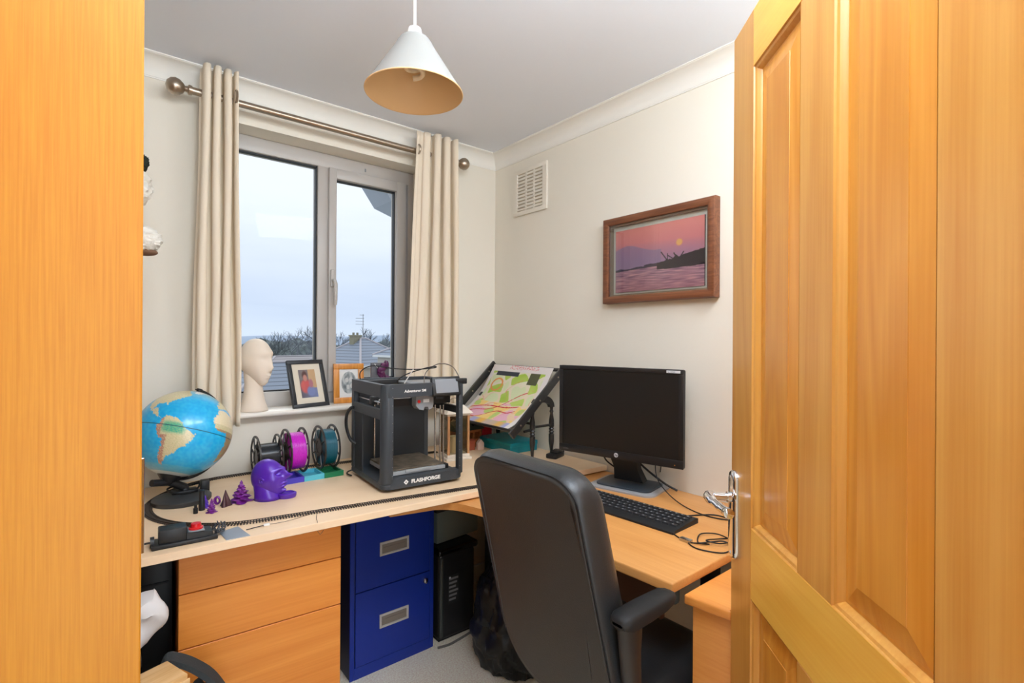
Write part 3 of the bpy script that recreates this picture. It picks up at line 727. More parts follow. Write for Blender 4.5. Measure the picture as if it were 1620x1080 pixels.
# ---- heads
def headfn(sx, sy, sz, nose=1.0):
    def fn(d, p):
        x, y, z = d.x, d.y, d.z
        px, py, pz = x*sx, y*sy, z*sz
        if z < 0: py *= 1-.30*(-z)**1.5; px *= (1-.38*(-z)**1.4) if x < 0 else (1-.10*(-z)**2)
        if x < 0 and z > -.3: px *= 1.08
        if x > 0:
            g = lambda yc, zc, wy, wz: math.exp(-((y-yc)/wy)**2-((z-zc)/wz)**2)
            px += sx*(.46*nose*g(0, -.22, .15, .11)+.28*nose*g(0, .0, .12, .18)+.20*g(0, .26, .5, .11)+.22*g(0, -.48, .26, .06)+.22*g(0, -.62, .24, .05)+.34*g(0, -.88, .30, .13)
                      -.05*g(0, -.40, .2, .05)-.05*g(0, -.70, .3, .05)-.30*g(.34, .08, .20, .11)-.30*g(-.34, .08, .20, .11)-.10*g(0, -.55, .3, .03)-.06*g(.45, -.4, .18, .2)-.06*g(-.45, -.4, .18, .2)+.05*g(.3, .07, .09, .045)+.05*g(-.3, .07, .09, .045))
        return Vector((px, py, pz))
    return fn
ph_ = thing('head_ornament', 'shiny purple printed human head with tilted face, beside the filament spools', 'ornament', (-1.275, -.405, BZ))
b = MB(); b.M = T(.002, 0, .068, R(-42), 0, R(-20)); b.sphere((0, 0, 0), (1, 1, 1), 90, 80, headfn(.054, .043, .066, 1.1)); 
for sy in (-1, 1):
    b.tube([(-.004+.011*math.cos(a)*(1-.06*i), sy*(.0435+.002*math.cos(a)), .0+.014*math.sin(a)*(1-.06*i)) for i, a in enumerate([2*PI*k/12 for k in range(14)])], .0034, 8)
b.M = T(-.006, .0, 0, R(-42)); b.loft([[(cx+rx*math.cos(a), ry*math.sin(a), z) for a in [2*PI*i/32 for i in range(32)]] for z, cx, rx, ry in ((0, .005, .044, .040), (.012, .004, .042, .037), (.03, -.002, .038, .034), (.05, -.006, .036, .034), (.07, -.008, .03, .03))])
b.build('head_shape', PURP, ph_, sharp=180)
b = MB(); b.M = T(.052, -.028, .0145, R(-10)); b.lathe([(.016, -.0145), (.028, -.0145), (.031, -.008), (.031, .0), (.026, .003), (.023, .003), (.023, 0), (.0, -.002)], 32, 1, .8); b.build('dish', PURP, ph_)

# ---- filament spools
def spool(label, loc, r_, w_, fil, fr_, frame, coremat=None):
    o = thing('filament_spool', label, 'spool', loc, group='filament spools on the board')
    for sx in (-1, 1):
        x = sx*w_/2
        f = MB(); 
        def rg(r0, r1, xa, xb, n=48):
            vs = []; fs = []
            for k, (q, xx) in enumerate(((r0, xa), (r1, xa), (r1, xb), (r0, xb))):
                for i in range(n): a = 2*PI*i/n; vs.append((xx, q*math.cos(a), q*math.sin(a)))
            for k in range(4):
                for i in range(n): fs.append((k*n+i, k*n+(i+1) % n, ((k+1) % 4)*n+(i+1) % n, ((k+1) % 4)*n+i))
            f._add(vs, fs)
        rg(r_*.90, r_, x-.0022, x+.0022); rg(r_*.30, r_*.42, x-.0022, x+.0022)
        for k in range(8):
            a = 2*PI*k/8+.2; f.tube([(x, r_*.40*math.cos(a), r_*.40*math.sin(a)), (x, r_*.92*math.cos(a+.12), r_*.92*math.sin(a+.12))], .0028, 6)
        f.build('flange', frame, o)
    c = MB(); c.cyl((-w_/2, 0, 0), (w_/2, 0, 0), r_*.40, seg=32); c.build('core', frame, o)
    c = MB(); rings = []; n = 56; xs = []
    M_ = 60
    vs = []
    prof = [(r_*.38, -w_/2+.003)]+[(fr_*(1+.006*math.sin(k*2.4)), -w_/2+.003+(w_-.006)*k/M_) for k in range(M_+1)]+[(r_*.38, w_/2-.003)]
    c.M = T(0, 0, 0, 0, 0, PI/2); c.lathe(prof, 48); c.build('filament', fil, o, sharp=60)
    return o
SPF = plain('spool_frame', (46, 40, 36), .35); SPB = plain('spool_frame_black', (30, 30, 32), .4)
spool('black filament spool, leftmost and behind the purple head', (-1.217, -.145, BZ+.087), .083, .078, plain('black_filament', (34, 38, 42), .25), .050, SPF)
spool('magenta filament spool between the black and the teal spool', (-1.128, -.185, BZ+.105), .088, .062, plain('magenta_filament', (206, 22, 196), .28, spec=.8), .070, SPF)
spool('dark teal filament spool standing alone on the green tray', (-1.005, -.185, BZ+.105), .088, .056, plain('teal_filament', (8, 96, 116), .28, spec=.8), .070, SPF)
def tray(label, x0, x1, col):
    o = MB(); w2 = (x1-x0)/2; o.box(-w2, -.055, 0, w2, .055, .006).box(-w2, -.055, .006, w2, -.045, .020).box(-w2, .045, .006, w2, .055, .020).box(-w2, -.045, .006, -w2+.006, .045, .020).box(w2-.006, -.045, .006, w2, .045, .020)
    q = o.build('printed_tray', col); q.location = ((x0+x1)/2, -.222, BZ); return tag(q, label, 'tray', 'printed trays under the spools')
tray('blue-purple printed tray beside the head under the magenta spool', -1.185, -1.117, plain('indigo_plastic', (78, 66, 190), .4))
tray('light turquoise printed tray between the magenta and teal spools', -1.116, -1.041, plain('turquoise_plastic', (92, 196, 216), .4))
tray('green printed tray under the teal spool', -1.040, -.965, plain('green_plastic', (26, 130, 84), .4))

# ================================================================ 3D PRINTER
pt = thing('printer', 'black open-frame 3D printer with a small touchscreen standing on the railway board', '3D printer', (-.957, -.614, BZ), R(-4))
W_, D_, H_ = .325, .34, .383
def rcorner(cx, cy, r_, a0, n=6): return [(cx+r_*math.cos(a0+PI/2*k/n), cy+r_*math.sin(a0+PI/2*k/n)) for k in range(n+1)]
base = rcorner(.03, .03, .03, PI)+rcorner(W_-.03, .03, .03, -PI/2)+[(W_, D_), (0, D_)]
b = MB(); b.prism(base, .012, .030, .003, 1); b.prism(rcorner(.03, .03, .028, PI)+rcorner(W_-.03, .03, .028, -PI/2)+[(W_-.002, D_-.002), (.002, D_-.002)], .029, .034); 
# front fascia, curved at the corners
b.prism(rcorner(.03, .03, .03, PI)+rcorner(W_-.03, .03, .03, -PI/2)+[(W_, .042), (0, .042)], .03, .048, .003, 1)
b.build('base', CHARC, pt)
for x, y in ((.04, .05), (W_-.04, .05), (.04, D_-.04), (W_-.04, D_-.04)): MB().cyl((x, y, .0), (x, y, .013), .014).build('foot', BLKM, pt)
def column(poly, name='column'): return MB().prism(poly, .032, H_-.045, .002, 1).build(name, CHARC, pt)
column(rcorner(.026, .026, .026, PI)+[(.040, 0), (.040, .012), (.012, .012), (.012, .030), (0, .030)])
column([(W_-.022, 0)]+rcorner(W_-.012, .012, .012, -PI/2)+[(W_, .026), (W_-.022, .026)])
column([(0, D_-.03), (.02, D_-.03), (.02, D_), (0, D_)]); column([(W_-.02, D_-.03), (W_, D_-.03), (W_, D_), (W_-.02, D_)])
b = MB(); b.prism(rcorner(.026, .026, .026, PI)+rcorner(W_-.012, .012, .012, -PI/2)+[(W_, .022), (0, .022)], H_-.047, H_, .002, 1)
b.box(0, .022, H_-.047, .018, D_, H_, .001, 1).box(W_-.018, .022, H_-.047, W_, D_, H_, .001, 1).box(.018, D_-.022, H_-.047, W_-.018, D_, H_, .001, 1); b.build('top_frame', CHARC, pt)
b = MB(); b.box(0, .028, H_-.125, .014, D_-.02, H_-.088, .001, 1); b.build('side_rail', CHARC, pt)
b = MB(); b.box(W_-.014, .028, H_-.125, W_, D_-.02, H_-.098, .001, 1); b.build('side_rail', BLKM, pt)
MB().box(.02, D_-.034, .034, W_-.02, D_-.022, H_-.046, .001, 1).build('back_panel', CHARCD, pt)
MB().box(.003, .22, .034, .008, D_-.03, H_-.125).build('side_panel', CHARCD, pt)
for x in (.075, .105): MB().cyl((x, D_-.055, .034), (x, D_-.055, H_-.06), .004, seg=12).build('guide_rod', STEEL, pt)
for x, y in ((W_-.05, .10), (W_-.036, .10), (W_-.062, .12)): MB().cyl((x, y, .034), (x, y, H_-.10), .0035, seg=12).build('guide_rod', STEEL, pt)
MB().box(W_-.075, .085, .034, W_-.02, .125, .052, .002).build('motor_mount', BLKM, pt)
for z, y in ((H_-.062, .05), (H_-.075, .06)): MB().cyl((.016, y+.03, z), (W_-.016, y+.03, z), .004, seg=12).build('gantry_rod', STEEL, pt)
MB().cyl((.02, .05, H_-.070), (.02, D_-.04, H_-.070), .004, seg=12).build('gantry_rod', STEEL, pt)
MB().box(.012, .14, H_-.085, .035, .17, H_-.055, .002).build('belt_bracket', BLK, pt)
MB().box(.02, .075, H_-.088, W_-.02, .080, H_-.060).build('gantry_bar', BLKM, pt)
cr = MB(); cr.M = T(.142, .035, H_-.104); cr.loft([[(x, 0, z) for x, z in ((0, .055), (0, .018), (.012, .004), (.03, .000), (.034, .012), (.048, .012), (.052, .0), (.066, .006), (.070, .02), (.070, .055))], [(x, .045, z) for x, z in ((0, .055), (0, .018), (.012, .004), (.03, .000), (.034, .012), (.048, .012), (.052, .0), (.066, .006), (.070, .02), (.070, .055))]])
ce = cr.build('print_head', GREYM, pt)
MB().cyl((.152, .034, H_-.070), (.152, .031, H_-.070), .006).build('release_button', RED, ce)
MB().box(.170, .0335, H_-.075, .194, .0348, H_-.063).build('head_label', LABEL, ce)
bedm = plain('build_plate', (108, 96, 82), .45, .4, bump=.5, bscale=60, vary=.25, vscale=30)
MB().box(.05, .045, .064, .262, .26, .070, .001, 1).build('build_plate', bedm, pt)
MB().box(.048, .035, .050, .264, .262, .063, .001, 1).box(.10, .030, .056, .20, .04, .066, .001, 1).build('bed_carriage', STEEL if False else plain('bed_silver', (176, 180, 182), .4, .3), pt)
MB().box(.10, .24, .036, .2, D_-.05, .049).build('bed_arm', BLKM, pt)
MB().box(.028, .03, .034, .05, .06, .06, .002).build('front_bracket', BLKM, pt)
# screen, tilted back
sm_ = basis((.190, -.012, H_-.048), (1, 0, 0), (0, .26, 1))
b = MB(); b.M = sm_; b.box(0, 0, -.022, .118, .072, 0, .005); sc_ = b.build('touchscreen', BLK, pt)
b = MB(); b.M = sm_; b.box(.012, .010, 0, .106, .062, .0008); b.build('display', plain('display_grey', (140, 144, 150), .3), sc_)
MB().box(.205, .0, H_-.06, .235, .02, H_-.02).build('screen_bracket', BLKM, pt)
MB().box(.288, .0, H_-.01, W_+.014, .018, H_+.012, .003).build('spool_sensor', BLK, pt)
# rear extrusion box on top
MB().box(.03, D_-.075, H_-.03, .20, D_-.024, H_-.004, .002).build('cable_tray', BLKM, pt)
MB().box(.16, .12, H_-.018, .30, .26, H_-.008, .003).build('lid_plate', GREYM, pt)
wt = basis((.080, -.0006, H_-.030), (1, 0, 0), (0, 0, 1))
text('model_lettering', 'Adventurer 5M', .0135, wt, WHITE, pt, .0003, .0003)
wt = basis((.108, -.0008, .0255), (1, 0, 0), (0, 0, 1)); text('brand_lettering', 'FLASHFORGE', .0180, wt, WHITE, pt, .0003, .0008, sx=1.08)
b = MB(); b.M = basis((.088, -.0008, .0318), (1, 0, 0), (0, 0, 1)); q = .0095
b._add([(0, q, 0), (q, 0, 0), (q*.65, -q*.35, 0), (0, q*.3, 0), (-q*.35, -.0, 0), (0, -q*.35, 0), (q*.3, -.0, 0), (q*.62, -q*.4, 0), (0, -q, 0), (-q, 0, 0)], [(0, 9, 4, 3), (0, 3, 2, 1), (9, 8, 5, 4), (8, 7, 6, 5)])
b.build('brand_emblem', WHITE, pt)
sc = MB()
for k in range(11):
    z = .06+k*.031
    sc.cyl((.036, .0, z), (.036, -.0006, z), .0014, seg=8); sc.cyl((W_-.018, .0, z), (W_-.018, -.0006, z), .0014, seg=8)
sc.build('screws', plain('screw_grey', (130, 132, 134), .4, .4), pt)
cable('head_cable', [(.02, D_-.05, H_-.01), (.015, D_-.06, H_+.03), (.05, D_-.09, H_+.055), (.12, .2, H_+.045), (.19, .15, H_+.042), (.25, .1, H_+.050), (.235, .09, H_+.055), (.18, .14, H_+.035), (.13, .16, H_+.01), (.12, .17, H_-.02)], .0022, PVC, pt)
cable('feed_tube', [(.19, .06, H_-.05), (.20, .09, H_+.01), (.23, .12, H_+.04), (.27, .1, H_+.065), (.30, .05, H_+.055), (.312, .01, H_+.01)], .002, plain('grey_tube', (120, 110, 100), .4), pt)
MB().tube([(.14, .14, H_-.01), (.155, .13, H_+.02), (.168, .12, H_+.045)], .002, 6).build('cable_tie', WHITE, pt)
cable('power_cable', [(-.0, D_-.05, .13), (-.018, D_-.04, .15), (-.03, D_-.03, .20), (-.028, D_-.03, .245), (-.012, D_-.03, .27), (0, D_-.03, .27)], .006, PVC, pt)
cable('lead', [(.02, D_-.01, .02), (-.01, D_+.0, .012), (-.022, D_-.02, .008), (-.015, D_-.05, .006)], .003, PVC, pt)

# purple ornament panel on the sill above the printer
op = thing('ornament_panel', 'dark grey printed panel with crinkled purple decoration on the sill behind the printer', 'ornament', (-.69, -.015, 1.022))
MB().box(-.045, 0, 0, .045, .012, .185, .002).build('panel', plain('panel_grey', (92, 92, 98), .5), op)
b = MB(); random.seed(3)
for k in range(26):
    t_ = k/25; x = .028-.035*math.sin(t_*5)+random.uniform(-.006, .012); b.sphere((x, -.006+random.uniform(-.006, .004), .18-.12*t_), (.009+random.random()*.008, .006, .010+random.random()*.008), 8, 6, lambda d, p: p*(1+.45*fbm(d, 3)))
b.build('crinkled_decoration', plain('aubergine_plastic', (96, 40, 84), .3), op, sharp=25)
b = MB(); b.tube(spline([(-.03, -.002, .18), (-.01, -.004, .15), (.0, -.006, .12), (.012, -.004, .09), (.03, -.004, .05)], 5), .002, 6); b.build('edge_bead', WHITE, op)

# ================================================================ SILL THINGS
mh = thing('mannequin_head', 'cream faceless display head on a long flared neck on the window sill', 'mannequin head', (-1.226, .0, 1.0225), R(-50))
CREAM = plain('cream_foam', (236, 220, 202), .7)
def mfn(d, p):
    x, y, z = d.x, d.y, d.z
    sg = lambda q, e_: math.copysign(abs(q)**e_, q)
    px, py, pz = sg(x, .9)*.066, sg(y, .9)*.053, sg(z, .92)*.096
    if z < 0:
        k = -z; py *= 1-.50*k**1.5; px = px*(1-.45*k**1.3)+.030*k**1.2
    else: py *= 1-.04*z
    if x > 0:
        g = lambda yc, zc, wy, wz: math.exp(-((y-yc)/wy)**2-((z-zc)/wz)**2)
        px += .007*g(0, .36, .8, .14)-.005*g(.45, .10, .30, .13)-.005*g(-.45, .10, .30, .13)+.013*g(0, -.22, .13, .13)+.009*g(0, .02, .11, .20)+.005*g(0, -.52, .28, .05)+.005*g(0, -.62, .26, .05)-.004*g(0, -.44, .25, .05)+.004*g(0, -.86, .3, .1)
    return Vector((px, py, pz))
b = MB(); b.sphere((.0, 0, .199), (1, 1, 1), 80, 90, mfn)
b.M = T(-.010, 0, 0); b.lathe([(0, 0), (.055, 0), (.056, .004), (.052, .016), (.044, .040), (.037, .075), (.034, .11), (.038, .15), (.03, .18), (0, .19)], 48, 1, .95)
b.build('head_and_neck', CREAM, mh, sharp=180)

def photo_frame(name, label, loc, rz, lean, w_, h_, t_, mat, mount, pic, dep=.016, pin=.026):
    o = thing(name, label, 'photo frame', loc, rz)
    M_ = Matrix.Rotation(-lean, 4, 'X')
    f = MB(); f.M = M_
    for (x0, z0, x1, z1) in ((-w_/2, 0, w_/2, t_), (-w_/2, h_-t_, w_/2, h_), (-w_/2, t_-.0005, -w_/2+t_, h_-t_+.0005), (w_/2-t_, t_-.0005, w_/2, h_-t_+.0005)): f.box(x0, 0, z0, x1, dep, z1, .002)
    f.build('frame', mat, o)
    f = MB(); f.M = M_; f.box(-w_/2+t_*.7, .006, t_*.7, w_/2-t_*.7, .012, h_-t_*.7); f.build('mount', mount, o)
    fn, pw, ph, nx, ny = pic
    picture('print', M_ @ basis((-pw/2, .0052, h_/2-ph/2), (1, 0, 0), (0, 0, 1)), pw, ph, nx, ny, fn, o)
    f = MB(); f.M = M_ @ T(0, dep, h_*.6, 0, R(24)+0); f.box(-.02, 0, -h_*.55, .02, .003, 0); f.build('stand', BLKM, o)
    return o
def family(u, v):
    c = (120, 110, 110)
    if u > .55: c = (196, 160, 120)
    if v < .35: c = mix((90, 80, 90), (120, 130, 170), u)
    def blob(cx, cy, rx, ry, col, c):
        d_ = ((u-cx)/rx)**2+((v-cy)/ry)**2
        return mix(col, c, (d_-.6)/.8)
    c = blob(.36, .40, .34, .24, (196, 84, 84), c); c = blob(.62, .22, .25, .18, (120, 130, 176), c); c = blob(.34, .80, .15, .15, (90, 62, 60), c); c = blob(.35, .70, .12, .12, (190, 130, 116), c)
    c = blob(.66, .5, .13, .15, (170, 110, 120), c); c = blob(.2, .4, .1, .2, (200, 90, 84), c)
    return c
photo_frame('photo_frame', 'black photo frame with a cream mount and blurred portrait on the window sill', (-1.002, -.015, 1.0225), R(14), R(17), .170, .212, .018, plain('black_frame', (44, 46, 50), .4), plain('cream_mount', (224, 212, 192), .8), (family, .078, .125, 40, 60))
def oval(u, v):
    d_ = ((u-.5)/.42)**2+((v-.52)/.42)**2
    if d_ > 1: return (232, 232, 230)
    g = fbm((u*5, v*5, 1), 1.4); c = mix((120, 128, 132), (196, 200, 200), .5+g)
    for cx, cy in ((.38, .62), (.62, .64), (.45, .36), (.66, .4)):
        e_ = ((u-cx)/.1)**2+((v-cy)/.09)**2
        if e_ < 1: c = (206, 206, 204)
    return c
photo_frame('photo_frame', 'honey pine photo frame with an oval grey picture on the window sill', (-.822, .028, 1.0225), R(-8), R(5), .138, .182, .026, LIGHTWOOD, plain('white_mount', (230, 230, 228), .8), (oval, .080, .122, 40, 60))

# ================================================================ LANTERN
ln = thing('candle_lantern', 'wooden candle lantern with glass sides and a white base behind the printer', 'lantern', (-.455, -.295, BZ), R(-10))
LW = plain('whitewashed_wood', (232, 220, 204), .7, vary=.06, vscale=20); LB = wood('lantern_wood', (212, 160, 112), (176, 120, 78), 'Z', 8, 10)
b = MB(); b.box(-.062, -.062, 0, .062, .062, .012, .002).box(-.054, -.054, .012, .054, .054, .026, .002); b.build('base', LW, ln)
for sx in (-1, 1):
    for sy in (-1, 1): MB().box(sx*.048-.005, sy*.048-.005, .026, sx*.048+.005, sy*.048+.005, .20).build('post', LB, ln)
b = MB(); b.box(-.056, -.056, .20, .056, .056, .210, .002)
b._add([(-.066, -.066, .210), (.066, -.066, .210), (.066, .066, .210), (-.066, .066, .210), (-.034, -.034, .245), (.034, -.034, .245), (.034, .034, .245), (-.034, .034, .245)], [(0, 1, 5, 4), (1, 2, 6, 5), (2, 3, 7, 6), (3, 0, 4, 7), (4, 5, 6, 7), (3, 2, 1, 0)])
b.build('roof', LW, ln)
b = MB()
for (x0, y0, x1, y1) in ((-.044, -.050, .044, -.048), (-.044, .048, .044, .050), (-.050, -.044, -.048, .044), (.048, -.044, .050, .044)): b.box(x0, y0, .027, x1, y1, .199)
b.build('glass_sides', glass_mat('lantern_glass', (240, 236, 225), .08), ln)
MB().lathe([(0, .027), (.026, .027), (.026, .10), (.022, .098), (0, .096)], 24).build('candle', plain('candle_wax', (240, 226, 196), .5), ln)
MB().tube([(.03*math.cos(a), 0, .245+.03*math.sin(a)) for a in [PI*i/12 for i in range(13)]], .002, 6).build('carry_ring', NICKEL, ln)

# ================================================================ TAPESTRY FRAME
tf = thing('tapestry_frame', 'black wooden tapestry frame leaning in the corner with turned legs', 'needlework frame', (-.12, -.3, BZ))
EB = plain('ebonised_wood', (34, 34, 36), .3, coat=.4)
def LT(x, y, z): return Vector((x+.12, y+.3, z-BZ))
TB = [LT(-.335, -.585, .925), LT(-.335, -.07, .925)]; TT = [LT(-.045, -.585, 1.178), LT(-.045, -.05, 1.178)]
MB().cyl(TB[0], TB[1], .009).build('roller', EB, tf); MB().cyl(TT[0], TT[1], .009).build('roller', EB, tf)
for k in (0, 1):
    s0 = TB[k]+Vector((-.02, 0, -.02)); s1 = TT[k]+Vector((.012, 0, .012)); d_ = (s1-s0); q = basis(s0, d_, (0, 1, 0)); b = MB(); b.M = q; b.box(0, -.007, -.018, d_.length, .007, .018, .003); sb = b.build('side_bar', EB, tf)
    for tt in (.15, .5, .85): MB().cyl(s0+d_*tt+Vector((0, -.009, 0)), s0+d_*tt+Vector((0, -.006, 0)), .004, seg=10).build('pin', NICKEL, sb)
def turned(x, y, z0, z1):
    h = z1-z0; b = MB(); b.M = T(*LT(x, y, z0)); b.lathe([(0, 0), (.006, 0), (.008, h*.12), (.013, h*.28), (.013, h*.42), (.009, h*.44), (.013, h*.47), (.009, h*.50), (.013, h*.53), (.009, h*.56), (.013, h*.59), (.012, h*.72), (.007, h*.86), (.010, h*.90), (.007, h*.94), (.009, h), (0, h)], 16)
    return b.build('leg', EB, tf)
for yy in (-.515, -.10):
    turned(-.170, yy, BZ, 1.002); turned(-.048, yy, BZ, 1.002)
    b = MB(); rings = []
    for k in range(21):
        a = PI*k/20; c, s_ = math.cos(a), math.sin(a)
        rings.append([LT(-.109-.072*c, yy-.009, 1.0+.058*s_), LT(-.109-.072*c, yy+.009, 1.0+.058*s_), LT(-.109-.044*c, yy+.009, 1.0+.026*s_), LT(-.109-.044*c, yy-.009, 1.0+.026*s_)])
    b.loft(rings); b.build('arch', EB, tf)
    b = MB(); b.cyl(LT(-.170, yy, .915), LT(-.048, yy, .915), .006); b.build('stretcher', EB, tf)
b = MB(); b.cyl(LT(-.22, -.515, .90), LT(-.165, -.515, .905), .006); b.cyl(LT(-.170, -.515, .93), LT(-.170, -.10, .93), .006); b.build('stretcher', EB, tf)
# canvas
def tapcol(u, v):
    # u across (0 far .. 1 near), v bottom->top
    if u < .06 or u > .93 or v > .90: return (226, 218, 214) if not (v > .94 and .3 < u < .8 and fbm((u*60, v*60, 0), 1) > .1) else (222, 150, 150)
    ed = .02*fbm((u*8, v*8, 0), 1)
    if v > .84 and .12 < u < .52: return (70, 72, 78)
    if v > .74 and .70 < u < .86: return (92, 94, 70)
    c = mix((236, 196, 158), (226, 220, 196), v*1.3)
    wu = u+.10*fbm((u*3, v*3, 3), 1.5); wv_ = v+.10*fbm((u*3, v*3, 8), 1.5)
    leaf = math.sin(17*wu+6*wv_)*math.sin(15*wv_-7*wu); n2 = fbm((wu*4, wv_*4+9, 4), 1.6)
    if v > .42:
        if leaf > .12: c = mix((170, 198, 84), (190, 208, 110), .5+n2)
        elif leaf < -.45: c = (214, 220, 178)
    elif leaf > .42: c = (190, 206, 120)
    elif n2 > .14: c = (230, 178, 194)
    elif n2 < -.18: c = (240, 206, 130)
    ln_ = math.sin(11*wu-9*wv_+2*n2)
    if abs(ln_) < .05 and v < .8: c = mix(c, (228, 130, 110), .6)
    if v < .10: c = mix((170, 170, 210), (232, 180, 90), .5+1.4*fbm((u*7, 0, 2), 1))
    for k, (a, b0, b1) in enumerate(((.9, .12, 2.2), (.35, .25, 1.3), (.55, .05, 3.0))):
        yy = b0+a*u**1.2*.7+.04*math.sin(b1*5*u)
        if abs(v-yy) < .008 and u < .8: c = (206, 60, 70)
    if abs(math.hypot(u-.22, (v-.7))-.09-.0*u) < .012: c = (226, 150, 90)
    return c
TFM = None
def canvas(u, v):
    a = TB[1].lerp(TB[0], .05+.88*u); b_ = TT[1].lerp(TT[0], .04+.86*u); p = a.lerp(b_, v); n_ = Vector((-.66, 0, .75))
    return p+n_*(.010-.050*math.sin(PI*v)**1.0*(.6+.4*(1-v)))
nx, ny = 150, 170
me = bpy.data.meshes.new('canvas'); bm = bmesh.new(); vs = [bm.verts.new(canvas(i/nx, j/ny)) for j in range(ny+1) for i in range(nx+1)]
for j in range(ny):
    for i in range(nx): bm.faces.new([vs[j*(nx+1)+i], vs[j*(nx+1)+i+1], vs[(j+1)*(nx+1)+i+1], vs[(j+1)*(nx+1)+i]]).smooth = True
bm.to_mesh(me); bm.free(); ca_ = me.color_attributes.new('Col', 'FLOAT_COLOR', 'POINT')
for j in range(ny+1):
    for i in range(nx+1): ca_.data[j*(nx+1)+i].color = (*lin(tapcol(i/nx, j/ny)), 1)
me.materials.append(painted('needlework_canvas', .9, .1)); cv = bpy.data.objects.new('canvas', me); COL.objects.link(cv); cv.parent = tf
md = cv.modifiers.new('solid', 'SOLIDIFY'); md.thickness = .002; md.offset = -1

tb = thing('gift_box', 'shiny teal cardboard box behind the chair, below the tapestry frame', 'box', (-.125, -.285, BZ), R(0))
TEAL = plain('teal_card', (20, 150, 166), .3, vary=.12, vscale=12)
MB().box(-.085, -.12, 0, .085, .14, .040, .002).build('box_body', TEAL, tb); MB().box(-.087, -.122, .030, .087, .142, .050, .002).build('lid', TEAL, tb)
nh = thing('toy_house', 'small wooden toy house with a dark green roof behind the teal box', 'toy house', (-.285, -.12, BZ), R(5))
TW = wood('toy_wood', (206, 136, 78), (168, 96, 54), 'X', 8, 10); GR_ = plain('dark_green_roof', (58, 72, 62), .7)
b = MB(); 
for x in (-.075, -.025, .03, .075): b.box(x-.006, -.045, 0, x+.006, -.033, .09)
b.box(-.08, .03, 0, .08, .04, .10).box(-.08, -.045, .075, .08, -.035, .10); b.box(.0, -.045, .0, .08, -.04, .04).box(-.08, -.045, 0, -.072, .04, .10).box(.072, -.045, 0, .08, .04, .10); b.build('walls', TW, nh)
b = MB(); b._add([(-.09, -.06, .09), (.09, -.06, .09), (.085, -.0, .135), (-.085, -.0, .135), (.09, .05, .09), (-.09, .05, .09)], [(0, 1, 2, 3), (3, 2, 4, 5), (0, 3, 5), (1, 4, 2)]); b.build('roof', GR_, nh)
for x in (-.03, .035): MB().cyl((x, -.035, .112), (x, -.041, .116), .009).build('roof_window', BLKM, nh)
th = MB(); th._add([(-.016, -.012, 0), (.016, -.012, 0), (.016, .012, 0), (-.016, .012, 0), (-.016, -.012, .034), (.016, -.012, .034), (.016, .012, .034), (-.016, .012, .034), (0, -.012, .052), (0, .012, .052)], [(0, 1, 5, 8, 4), (2, 3, 7, 9, 6), (0, 4, 7, 3), (1, 2, 6, 5), (4, 8, 9, 7), (8, 5, 6, 9)])
o = th.build('toy_shed', plain('pale_pink_toy', (228, 196, 176), .7), smooth=False); o.location = (-.258, -.225, BZ); o.rotation_euler = (0, 0, R(-10)); tag(o, 'tiny pale pitched-roof toy house in front of the green-roofed one', 'toy house')
th = MB(); th.box(-.02, -.016, 0, .02, .016, .045).prism([(-.024, -.02), (.024, -.02), (.024, .02), (-.024, .02)], .045, .05)
o = th.build('toy_block', plain('brick_red_toy', (172, 84, 56), .7)); o.location = (-.303, -.20, BZ); tag(o, 'small brick-red toy block building beside the tiny pale house', 'toy')
o = MB().box(-.03, -.03, 0, .03, .03, .075, .004).sphere((-.0, -.0, .088), (.03, .03, .03), 14, 10).build('red_bundle', plain('red_wool', (196, 30, 46), .9, bump=.5)); o.location = (-.108, -.055, BZ); tag(o, 'bright red soft bundle beneath the tapestry frame by the wall', 'bundle')
cl = thing('black_clamp', 'black clamp with a knobbly screw beside the tapestry frame leg', 'clamp', (-.075, -.575, BZ), R(20))
b = MB(); b.box(-.05, -.025, 0, .04, .03, .022, .006).box(-.03, -.02, .02, .03, .02, .034, .006); b.build('body', BLK, cl)
b = MB(); b.cyl((.04, 0, .015), (.06, 0, .015), .004)
for k in range(6): b.sphere((.055+.002*(k % 2), .011*math.cos(k), .015+.011*math.sin(k)), .005, 8, 6)
b.build('knob', BLK, cl)

# ================================================================ MONITOR
A_ = Vector((-.251, -.774, .867)); B_ = Vector((-.138, -1.275, .872)); dv = (B_-A_); dv.z = 0; MWd = dv.length; MHt = .350
mn = thing('monitor', 'wide black computer monitor, screen off, on the desk by the right wall', 'monitor', (-.10, -1.02, DZT))
off = -Vector(mn.location)
xx = dv.normalized(); nn = xx.cross(Vector((0, 0, 1)))   # x right, normal
nn = Vector((xx.y, -xx.x, 0)); 
if nn.x > 0: nn = -nn          # facing the room
upv = (Vector((0, 0, 1))-nn*-.00).normalized()
MM = basis(A_+off, xx, upv); zsign = 1 if MM.col[2].xyz.dot(nn) > 0 else -1
def mbox(b, x0, z0, y0, x1, z1, y1, bev=0): b.M = MM; b.box(x0, z0, y0*zsign, x1, z1, y1*zsign, bev)
b = MB(); mbox(b, 0, 0, -.022, MWd, MHt, 0, .006); mbox(b, .06, .05, -.05, MWd-.06, MHt-.05, -.02, .012); b.build('housing', BLK, mn)
BZL = plain('bezel_black', (28, 28, 30), .35)
bz = .017
b = MB()
for (x0, z0, x1, z1) in ((0, 0, MWd, .030), (0, MHt-bz, MWd, MHt), (0, .03, bz, MHt-bz), (MWd-bz, .03, MWd, MHt-bz)): mbox(b, x0, z0, -.001, x1, z1, .003, .0012)
b.build('bezel', BZL, mn)
b = MB(); mbox(b, bz-.001, .029, -.001, MWd-bz+.001, MHt-bz+.001, .0005); b.build('screen', plain('screen_off', (15, 16, 17), .38, bump=.3, bscale=900), mn)
